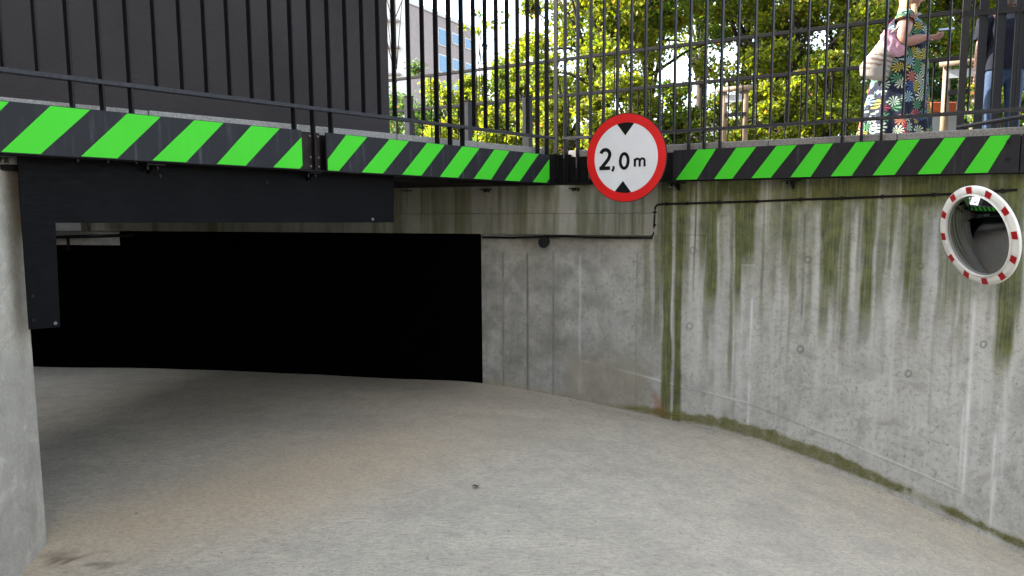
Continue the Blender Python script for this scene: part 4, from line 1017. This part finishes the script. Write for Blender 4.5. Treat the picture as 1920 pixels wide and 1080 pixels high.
# ---- apartment block far behind
M['block'] = mat_plain('pinkish_render', (0.25, 0.205, 0.185), .8, 0, .1, 2, .05)
M['block_w'] = mat_plain('white_render', (0.48, 0.46, 0.43), .8, 0, .06, 2, .05)
t = NT('window_glass_blue'); t.set((0.04, 0.14, 0.24), 0.25, 0.0); M['win'] = t.m
c0 = V2(P(766, 100, 68)); c1 = V2(P(893, 100, 79)); cdv = (c1 - c0).normalized(); cn = Vector((-cdv.y, cdv.x)); c2 = c0 + Vector((-.93, .36)) * 14
ztop = P(766, 6, 68).z
blk = empty('apartment_building', (c0.x, c0.y, ST), 'pinkish grey apartment block with blue windows and one sunlit white side', 'building')
mb = MB(); mb.prism([tuple(c0), tuple(c1), tuple(c1 + cn * 14), tuple(c0 + cn * 14)], ST, ztop); relink('wall', mb.mesh(), blk, M['block'])
mb = MB(); w0 = c0 - Vector((.02, 0)); mb.prism([tuple(w0), tuple(w0 + Vector((-7, .8))), tuple(w0 + Vector((-7, 14))), tuple(w0 + Vector((-.1, 14)))], ST, ztop + 3); relink('white_wing', mb.mesh(), blk, M['block_w'])
mb = MB(); mb.prism([tuple(c0 - cn * .15), tuple(c1 - cn * .15 + cdv * .2), tuple(c1 + cn * 14), tuple(c0 + cn * 14)], ztop + .002, ztop + .35); relink('parapet', mb.mesh(), blk, M['block_w'])
Lb = (c1 - c0).length
cd3 = Vector((cdv.x, cdv.y, 0)); cn3 = Vector((cn.x, cn.y, 0))
for row, (yt, yb) in enumerate(((56, 84), (105, 135), (155, 184), (206, 234))):
    for px0, px1 in ((824, 841), (850, 866), (874, 884)):
        ps = [(on_line(c0, cdv, p_, 10) - c0).dot(cdv) for p_ in (px0, px1)]
        mid = c0 + cdv * ((ps[0] + ps[1]) / 2); zc_ = P(833, (yt + yb) / 2, 73).z; hz = (P(833, yt, 73).z - P(833, yb, 73).z) / 2 * (1 if px0 == 824 else .6)
        if px0 != 824: zc_ += .3
        ctr_ = Vector((mid.x, mid.y, zc_)) - cn3 * .03
        mb = MB(); mb.box(ctr_, cd3, Vector((0, 0, 1)), cn3, (ps[1] - ps[0]) / 2 + .12, hz + .12, .06); fr = relink('window', mb.mesh(), blk, M['block_w'])
        mb = MB(); mb.box(ctr_ - cn3 * .07, cd3, Vector((0, 0, 1)), cn3, (ps[1] - ps[0]) / 2, hz, .02); me = mb.mesh(); me.transform(Matrix.Translation(-blk.location)); pane = link('pane', me, fr, M['win'])
for i in range(4):
    zc_ = P(745, 40 + i * 50, 68).z; b3 = w0 + Vector((-1.3, .0))
    mb = MB(); mb.aabb(b3.x - 1.0, b3.x + .6, b3.y - .5, b3.y + .1, zc_ - .08, zc_ + .08); relink('balcony_slab', mb.mesh(), blk, M['block'])
# building added behind the camera to block low sky and bounce warm light
sb_ = empty('sky_block_building', (0, -12, ST), 'ochre plastered building added behind the viewpoint to block low sky and bounce warm light', 'building')
mb = MB(); mb.aabb(-26, 9, -20, -12, ST + .001, 12.5); relink('wall', mb.mesh(), sb_, mat_plain('sky_block_plaster', (0.50, 0.41, 0.29), .85, 0, .1, 2, .05))
for i in range(9):
    for j in range(3):
        mb = MB(); x_ = -23 + i * 3.7; z_ = 1.9 + j * 3.2; mb.aabb(x_ - .6, x_ + .6, -12.03, -11.97, z_, z_ + 1.6); fr = relink('window', mb.mesh(), sb_, M['block_w'])  # window and pane of the added building
        mb = MB(); mb.aabb(x_ - .5, x_ + .5, -11.96, -11.95, z_ + .1, z_ + 1.5); me = mb.mesh(); me.transform(Matrix.Translation(-sb_.location)); link('pane', me, fr, M['win'])
# pale low building glimpsed in the gap between the trees
g = V2(P(1330, 180, 60)); mb = MB(); mb.aabb(g.x - 5, g.x + 5, g.y, g.y + 8, ST, 6.2); 
blk2 = empty('pale_building', (g.x, g.y, ST), 'low white building glimpsed through the gap between the trees', 'building')
relink('wall', mb.mesh(), blk2, M['block_w']); mb = MB(); mb.aabb(g.x - 5.2, g.x + 5.2, g.y - .2, g.y + 8.2, 6.202, 6.5); relink('roof', mb.mesh(), blk2, M['block'])
for i in range(4):
    mb = MB(); x_ = g.x - 3.6 + i * 2.4; mb.aabb(x_ - .6, x_ + .6, g.y - .04, g.y + .05, 3.2, 4.8); relink('window', mb.mesh(), blk2, M['win'])

# ------------------------------------------------------------------ people
def skin_mesh(name, verts, edges, radii, mat, parent, root=0, sub=2, xf=None):
    me = bpy.data.meshes.new(name); me.from_pydata([tuple(v) for v in verts], edges, [])
    o = bpy.data.objects.new(name, me); COL.objects.link(o); me.materials.append(mat)
    md = o.modifiers.new('skin', 'SKIN'); md.use_smooth_shade = True
    for i, r_ in enumerate(radii):
        sv_ = me.skin_vertices[0].data[i]; sv_.radius = (r_, r_) if not isinstance(r_, tuple) else r_; sv_.use_root = (i == root)
    ms_ = o.modifiers.new('sub', 'SUBSURF'); ms_.levels = sub; ms_.render_levels = sub
    o.parent = parent; return o
M['skin'] = mat_plain('skin', (0.21, 0.105, 0.08), .5, 0, .08, 8, 0); M['skin'].node_tree.nodes['Principled BSDF'].inputs['Subsurface Weight'].default_value = .1
M['hair'] = mat_plain('blond_hair', (0.33, 0.20, 0.09), .5, 0, .4, 60, .4)
M['hair_d'] = mat_plain('dark_hair', (0.03, 0.02, 0.015), .5, 0, .4, 60, .4)
M['eye'] = mat_plain('eye', (0.6, 0.6, 0.58), .2, 0, .02, 6, 0)
M['lips'] = mat_plain('lips', (0.42, 0.12, 0.10), .4, 0, .05, 6, 0)
def person(base, rz, label, arms, lean=0.0, heavy=1.0, legs=None, H=1.0, armk=1.0):
    k = empty('person', base, label, 'person', rz=rz)
    v = [(0, 0, .93), (0, 0, 1.06), (lean * .5 + .01, 0, 1.20), (lean + .0, 0, 1.34), (lean + .0, 0, 1.43), (lean + .015, 0, 1.49)]
    r_ = [(.15 * heavy, .13 * heavy), (.135 * heavy, .12 * heavy), (.15 * heavy, .125 * heavy), (.13 * heavy, .11), .06, .052]
    e = [(0, 1), (1, 2), (2, 3), (3, 4), (4, 5)]
    # head in the same surface
    hb_ = len(v); v += [(lean + .03, 0, 1.56), (lean + .035, 0, 1.64), (lean + .02, 0, 1.70)]; r_ += [.072, .092, .062]; e += [(5, hb_), (hb_, hb_ + 1), (hb_ + 1, hb_ + 2)]
    nb_ = len(v); v += [(lean + .118, 0, 1.605)]; r_ += [.013]; e += [(hb_ + 0, nb_)]
    for sgn, (sh, el, wr) in arms.items():
        i0 = len(v); s_ = -1 if sgn == 'r' else 1
        v += [(lean, s_ * .10, 1.38), sh, tuple((Vector(sh) + Vector(el)) / 2), el, tuple((Vector(el) * .55 + Vector(wr) * .45)), wr]
        r_ += [.07, .066 * heavy, .056 * heavy * armk, .044 * heavy * armk, .042 * heavy * armk, .027]
        e += [(3, i0), (i0, i0 + 1), (i0 + 1, i0 + 2), (i0 + 2, i0 + 3), (i0 + 3, i0 + 4), (i0 + 4, i0 + 5)]
    for s_, (hx, kx, ax) in ((-1, (legs or ((0, .02, -.05), (0, 0.0, 0.0)))[0]), (1, (legs or ((0, .02, -.05), (0, 0, 0)))[1])):
        i0 = len(v)
        v += [(hx, s_ * .095, .84), (kx, s_ * .10, .48), (ax, s_ * .10, .09), (ax + .07, s_ * .105, .045), (ax + .17, s_ * .11, .03)]
        r_ += [.088 * heavy, .056, .04, .04, .028]; e += [(0, i0), (i0, i0 + 1), (i0 + 1, i0 + 2), (i0 + 2, i0 + 3), (i0 + 3, i0 + 4)]
    body = skin_mesh('body', v, e, r_, M['skin'], k, 0)
    for s_ in (-1, 1):
        mb = MB(); mb.tube([(lean + .108, s_ * .032, 1.645), (lean + .122, s_ * .032, 1.645)], [.013, .008], 10); link('eye', mb.mesh(smooth=True), k, M['eye'])
        mb = MB(); mb.tube([(lean + .02, s_ * .088, 1.645), (lean + .015, s_ * .105, 1.62), (lean + .01, s_ * .09, 1.595)], [.014, .012, .01], 8); link('ear', mb.mesh(smooth=True), k, M['skin'])
    mb = MB(); mb.tube([(lean + .098, -.025, 1.565), (lean + .112, 0, 1.563), (lean + .098, .025, 1.565)], .008, 8); link('mouth', mb.mesh(smooth=True), k, M['lips'])
    return k
def hand(k, wr, dirv, palmn, curl=.6, mat=None, thumb_side=1, L=.17):
    """palm and five curled fingers, one skinned surface"""
    w_ = Vector(wr); d = Vector(dirv).normalized(); pn_ = Vector(palmn).normalized(); sd_ = d.cross(pn_).normalized() * thumb_side
    v = [w_ - d * .02, w_ + d * .035, w_ + d * .075]; r_ = [(.024, .018), (.030, .017), (.030, .015)]; e = [(0, 1), (1, 2)]
    for i, (off_, ln_) in enumerate(((.030, .070), (.011, .078), (-.009, .072), (-.028, .056))):
        i0 = len(v); p_ = w_ + d * .083 + sd_ * off_; dd = d.copy(); v.append(p_); r_.append(.0095); e.append((2, i0))
        for j in range(3):
            dd = (dd + pn_ * curl * (.45 + .2 * j)).normalized(); p_ = p_ + dd * ln_ * (.42, .33, .25)[j]; v.append(p_); r_.append(.0088 - .0012 * j); e.append((len(v) - 2, len(v) - 1))
    i0 = len(v); p_ = w_ + d * .02 + sd_ * .03; v.append(p_); r_.append(.012); e.append((1, i0)); dd = (d * .6 + sd_ * .7 + pn_ * .3).normalized()
    for j in range(2):
        p_ = p_ + dd * .034; v.append(p_); r_.append(.0105 - .0015 * j); e.append((len(v) - 2, len(v) - 1)); dd = (dd + d * .6 + pn_ * .3).normalized()
    return skin_mesh('hand', v, e, r_, M['skin'], k, 1, 2)
def loft(rings, seg=48, fold=None):
    """rings: (z, cx, cy, a, b)"""
    mb = MB(); vs = []
    for (z, cx_, cy_, a_, b_) in rings:
        for j in range(seg):
            th = 2 * math.pi * j / seg; f = 1.0
            if fold: f += fold(th, z)
            vs.append((cx_ + a_ * f * math.cos(th), cy_ + b_ * f * math.sin(th), z))
    nr = len(rings); fs = [(i * seg + j, i * seg + (j + 1) % seg, (i + 1) * seg + (j + 1) % seg, (i + 1) * seg + j) for i in range(nr - 1) for j in range(seg)]
    mb.add(vs, fs); return mb
# tropical print
t = NT('tropical_print_dress'); vec = t.coord((1, 1, 1)); vo = t.n('ShaderNodeTexVoronoi'); vo.inputs['Scale'].default_value = 11; t.l(vec, vo.inputs['Vector'])
sb = t.n('ShaderNodeVectorMath'); sb.operation = 'SUBTRACT'
sc_ = t.n('ShaderNodeVectorMath'); sc_.operation = 'SCALE'; sc_.inputs['Scale'].default_value = 1.0
t.l(vec, sb.inputs[0]); t.l(vo.outputs['Position'], sb.inputs[1])
sp_ = t.n('ShaderNodeSeparateXYZ'); t.l(sb.outputs[0], sp_.inputs[0])
ang = t.math('ARCTAN2', sp_.outputs['Z'], t.math('ADD', sp_.outputs['X'], sp_.outputs['Y']))
ray_ = t.math('SINE', t.math('MULTIPLY', ang, 10.0)); fan = t.ramp(t.math('ADD', t.math('MULTIPLY', ray_, .5), .5), [(0.36, 1.0), (0.58, 0.0)])
edge = t.ramp(vo.outputs['Distance'], [(0.58, 1.0), (0.70, 0.0)])
spc = t.n('ShaderNodeSeparateColor'); t.l(vo.outputs['Color'], spc.inputs[0])
cr_ = t.n('ShaderNodeValToRGB'); cr_.color_ramp.interpolation = 'CONSTANT'; els = cr_.color_ramp.elements
cols = [(0, (0.24, 0.32, 0.25)), (.16, (0.28, 0.24, 0.03)), (.34, (0.06, 0.17, 0.08)), (.48, (0.26, 0.035, 0.05)), (.58, (0.16, 0.26, 0.30)), (.70, (0.30, 0.33, 0.25)), (.82, (0.03, 0.06, 0.17)), (.92, (0.30, 0.10, 0.06))]
while len(els) < len(cols): els.new(.5)
for i, (p_, c_) in enumerate(cols): els[i].position = p_; els[i].color = (*c_, 1)
t.l(spc.outputs[0], cr_.inputs[0])
c = t.mix(t.math('MULTIPLY', fan, edge), (0.005, 0.007, 0.018), cr_.outputs[0])
t.b.inputs['Specular IOR Level'].default_value = 0.15
t.set(c, .75); t.bump(t.noise(9, 3, .5, vec), .3, .02); M['dress'] = t.m
M['lilac'] = mat_plain('lilac_knit', (0.30, 0.165, 0.22), .85, 0, .15, 30, .4)
t = NT('printed_canvas'); vec = t.coord(); n_ = t.noise(14, 3, .6, vec); wv = t.n('ShaderNodeTexWave'); wv.inputs['Scale'].default_value = 6; wv.bands_direction = 'Z'; wv.inputs['Distortion'].default_value = 4; t.l(vec, wv.inputs['Vector'])
msk = t.ramp(t.noise(6, 2, .5, vec), [(0.50, 0.0), (0.54, 1.0)]); c = t.mix(t.math('MULTIPLY', msk, t.ramp(wv.outputs['Fac'], [(0.4, 1.0), (0.6, 0.0)])), (0.19, 0.172, 0.155), (0.09, 0.065, 0.05))
c = t.mix(t.ramp(n_, [(0.68, 0.0), (0.72, .8)]), c, (0.40, 0.12, 0.10)); t.set(c, .85); M['canvas'] = t.m
wb = P(1683, 300, 7.62); wz = math.atan2(rd.y, rd.x) * .7
warm = {'r': ((.0, -.20, 1.35), (-.035, -.255, 1.105), (.215, -.20, 1.16)), 'l': ((.0, .19, 1.35), (.04, .23, 1.12), (.235, .06, 1.18))}
wk = person((wb.x, wb.y, ST), wz, 'woman in a long tropical print dress looking at her phone behind the right railing', warm, 0.045, 1.22, armk=1.25)
wk.scale = (.93, .93, .93)
hand(wk, (.215, -.20, 1.16), (1, .25, .05), (0, .6, .8), .45, thumb_side=-1); hand(wk, (.235, .06, 1.18), (1, -.3, 0), (0, -.6, .8), .5, thumb_side=1)
fold = lambda th, z: (0.012 + .065 * max(0, (1.05 - z))) * math.sin(th * 9 + z * 1.5) + .02 * math.sin(th * 4 + 1) * max(0, 1.05 - z)
rings = []
for z, cxr, a_, b_ in ((.06, -.05, .37, .31), (.25, -.05, .345, .295), (.50, -.04, .31, .27), (.75, -.03, .275, .245), (.90, -.01, .255, .24), (1.02, .0, .235, .225), (1.12, .01, .215, .205), (1.2, .02, .215, .205), (1.28, .025, .205, .20), (1.35, .01, .165, .20), (1.395, .005, .115, .175), (1.42, .0, .085, .12), (1.435, .02, .075, .085)):
    rings.append((z, cxr, 0, a_, b_))
def dense(rings, k=5):
    out = []
    for i in range(len(rings) - 1):
        for j in range(k): out.append(tuple(rings[i][m_] + (rings[i + 1][m_] - rings[i][m_]) * j / k for m_ in range(5)))
    return out + [rings[-1]]
me = loft(dense(rings), 72, fold).mesh(smooth=True); link('dress', me, wk, M['dress'])
for s_ in (-1, 1):
    mb = MB(); mb.tube([(0, s_ * .155, 1.395), (-.002, s_ * .20, 1.365), (-.010, s_ * .222, 1.325)], [.085, .098, .097], 20, caps=False); link('sleeve', mb.mesh(smooth=True), wk, M['dress'])
hv = loft(dense([(1.34, -.03, 0, .05, .08), (1.42, -.01, 0, .07, .095), (1.55, .035, 0, .09, .10), (1.66, .045, 0, .115, .112), (1.73, .055, 0, .095, .095), (1.765, .055, 0, .03, .03)]), 28, lambda th, z: .03 * math.sin(th * 13) - (.30 if (math.cos(th) > .35 and z < 1.69) else 0)); link('hair', hv.mesh(smooth=True), wk, M['hair'])
mb = MB(); mb.tube([(.07, -.085, 1.52), (.09, -.10, 1.42), (.105, -.10, 1.30)], [.028, .024, .010], 10); link('hair_strand', mb.mesh(smooth=True), wk, M['hair'])
# phone, bag, cardigan: held things stay top level
mwk = Matrix.LocRotScale(wk.location, wk.rotation_euler, wk.scale)
def place_local(o, loc, rot=(0, 0, 0)):
    o.matrix_world = mwk @ Matrix.LocRotScale(Vector(loc), bpy.types.Object.bl_rna and __import__('mathutils').Euler(rot), None)
ph = MB(); ph.aabb(-.038, .038, -.075, .075, -.004, .004)
pe = empty('phone', (0, 0, 0), 'silver grey smartphone held flat in the woman\'s hands', 'phone'); link('case', ph.mesh(bevel=.002), pe, M['post_grey'])
ph = MB(); ph.aabb(-.034, .034, -.07, .07, .0045, .0055); t = NT('phone_screen'); t.set((.02, .03, .04), .1); link('screen', ph.mesh(), pe, t.m)
place_local(pe, (.385, -.10, 1.235), (R(0), R(-28), R(90)))
bag = empty('tote_bag', (0, 0, 0), 'white printed canvas tote bag hanging behind the woman\'s elbow', 'bag')
rgs = [(-.20, .0, 0, .085, .04), (-.185, .0, 0, .135, .07), (-.10, -.01, 0, .15, .085), (0, 0, 0, .135, .08), (.10, .02, 0, .11, .06), (.19, .04, 0, .09, .035), (.22, .05, 0, .085, .02)]
bm_ = loft(dense(rgs), 40, lambda th, z: .03 * math.sin(th * 5 + z * 20)); s0_ = len(bm_.v)
bm_.add([(0, 0, -.205)] + bm_.v[:40], [(0, j + 1, (j + 1) % 40 + 1) for j in range(40)])
link('sack', bm_.mesh(smooth=True), bag, M['canvas'])
mb = MB(); mb.tube([(-.02, -.02, .2), (.10, -.03, .36), (.215, .0, .50), (.25, .06, .52)], .011, 8); mb.tube([(.10, .02, .2), (.17, .03, .34), (.225, .03, .50), (.25, .07, .52)], .011, 8); link('strap', mb.mesh(smooth=True), bag, M['canvas'])
place_local(bag, (-.235, -.235, .955), (0, R(14), 0))
cg = empty('cardigan', (0, 0, 0), 'lilac cardigan bunched over the woman\'s arm between bag and dress', 'cardigan')
rgs = [(-.13, .03, 0, .03, .03), (-.10, .02, 0, .11, .05), (-.03, .0, 0, .12, .065), (.04, -.03, 0, .095, .06), (.11, -.05, 0, .06, .045), (.16, -.05, 0, .03, .02)]
link('knit', loft(dense(rgs), 40, lambda th, z: .16 * math.sin(th * 5 + z * 26) + .08 * math.sin(th * 11 - z * 50)).mesh(smooth=True), cg, M['lilac'])
place_local(cg, (-.11, -.235, 1.10))
# person in jeans, mostly behind the side fence
M['navy'] = mat_plain('navy_tshirt', (0.007, 0.008, 0.014), .85, 0, .2, 20, .3); M['jeans'] = mat_plain('blue_jeans', (0.014, 0.032, 0.07), .85, 0, .35, 30, .3)
M['shoe'] = mat_plain('dark_shoe', (0.03, 0.03, 0.03), .6, 0, .1, 8, 0)
jb_ = P(1872, 300, 7.95)
jz = R(75)
jarm = {'r': ((.0, -.19, 1.36), (-.02, -.235, 1.09), (.03, -.245, .86)), 'l': ((.0, .19, 1.36), (-.02, .24, 1.09), (.05, .235, .86))}
jk = person((jb_.x, jb_.y, ST), jz, 'person in a navy top and blue jeans seen from behind through the right fence', jarm, 0, 1.02)
hand(jk, (.03, -.245, .86), (.05, 0, -1), (.3, 1, 0), .5, thumb_side=-1); hand(jk, (.05, .235, .86), (.05, 0, -1), (.3, -1, 0), .5, thumb_side=1)
link('tshirt', loft(dense([(.86, 0, 0, .165, .19), (.95, 0, 0, .165, .185), (1.1, 0, 0, .15, .17), (1.25, .0, 0, .155, .19), (1.35, 0, 0, .125, .185), (1.40, 0, 0, .09, .14), (1.44, .0, 0, .07, .075)]), 40, lambda th, z: .02 * math.sin(th * 6 + z * 9)).mesh(smooth=True), jk, M['navy'])
for s_ in (-1, 1):
    mb = MB(); mb.tube([(0, s_ * .15, 1.39), (0, s_ * .20, 1.36), (-.01, s_ * .225, 1.22), (-.012, s_ * .23, 1.17)], [.075, .083, .075, .072], 16, caps=False); link('sleeve', mb.mesh(smooth=True), jk, M['navy'])
v = [(0, 0, .90), (0, 0, .97)]; e = [(0, 1)]; r_ = [(.155, .145), (.15, .14)]
for s_ in (-1, 1):
    i0 = len(v); v += [(0, s_ * .095, .80), (.0 if s_ > 0 else .02, s_ * .10, .48), (.0 if s_ > 0 else -.05, s_ * .10, .12)]; r_ += [.105, .078, .066]; e += [(0, i0), (i0, i0 + 1), (i0 + 1, i0 + 2)]
skin_mesh('jeans', v, e, r_, M['jeans'], jk, 0)
for s_ in (-1, 1):
    ax = 0 if s_ > 0 else -.05
    link('shoe', loft(dense([(.0, ax + .06, s_ * .105, .15, .055), (.03, ax + .06, s_ * .105, .155, .058), (.07, ax + .03, s_ * .105, .11, .052), (.12, ax, s_ * .10, .06, .055)]), 24).mesh(smooth=True), jk, M['shoe'])
hv = loft(dense([(1.50, -.03, 0, .06, .08), (1.58, -.01, 0, .09, .10), (1.66, .0, 0, .115, .112), (1.73, .01, 0, .095, .095), (1.765, .01, 0, .03, .03)]), 28, lambda th, z: .02 * math.sin(th * 13) - (.3 if (math.cos(th) > .35 and z < 1.69) else 0)); link('hair', hv.mesh(smooth=True), jk, M['hair_d'])

# ------------------------------------------------------------------ small litter on the ramp
rs = random.Random(3)
M['leaf_dry'] = mat_plain('dry_leaf', (0.06, 0.035, 0.018), .8, 0, .4, 30, .1)
lit = []; tint = []
mb = MB()
for i in range(700):
    x = rs.uniform(-2.4, 4.2); y = rs.uniform(3.2, 8.0)
    if rs.random() < .5:
        j = rs.randrange(60, len(path)); tq = rs.uniform(.02, .35); x = path[j][0] - .55 * tq; y = path[j][1] - .83 * tq
    z = float(floor_z(x, y)) + .006; s = rs.uniform(.002, .006) if i % 8 else rs.uniform(.006, .010); a_ = rs.uniform(0, 6.28); u = Vector((math.cos(a_), math.sin(a_), rs.uniform(-.2, .2))); v_ = Vector((-math.sin(a_), math.cos(a_), rs.uniform(-.3, .3)))
    c0 = Vector((x, y, z)); mb.add([c0 - u * s, c0 + v_ * s * .5 + Vector((0, 0, .003)), c0 + u * s, c0 - v_ * s * .4], [(0, 1, 2, 3)])
o = link('leaf_litter', mb.mesh(), None, M['leaf_dry']); tag(o, 'scattered crumbs of dry leaf and grit lying on the ramp', 'litter', kind='stuff')
lf = PZ(892, 915, -1.93)
z0 = float(floor_z(lf.x, lf.y)); lf = PZ(892, 915, z0)
mb = MB(); c0 = Vector((lf.x, lf.y, float(floor_z(lf.x, lf.y)) + .012)); mb.add([c0 + Vector(p_) for p_ in ((-.03, 0, 0), (-.01, .016, .008), (.012, .012, .002), (.032, .004, .01), (.01, -.012, .0), (-.012, -.01, .006))], [(0, 1, 2, 5), (2, 3, 4, 5)])
o = link('dry_leaf', mb.mesh(), None, M['leaf_dry']); tag(o, 'single dark dry leaf lying in the middle of the ramp', 'leaf')
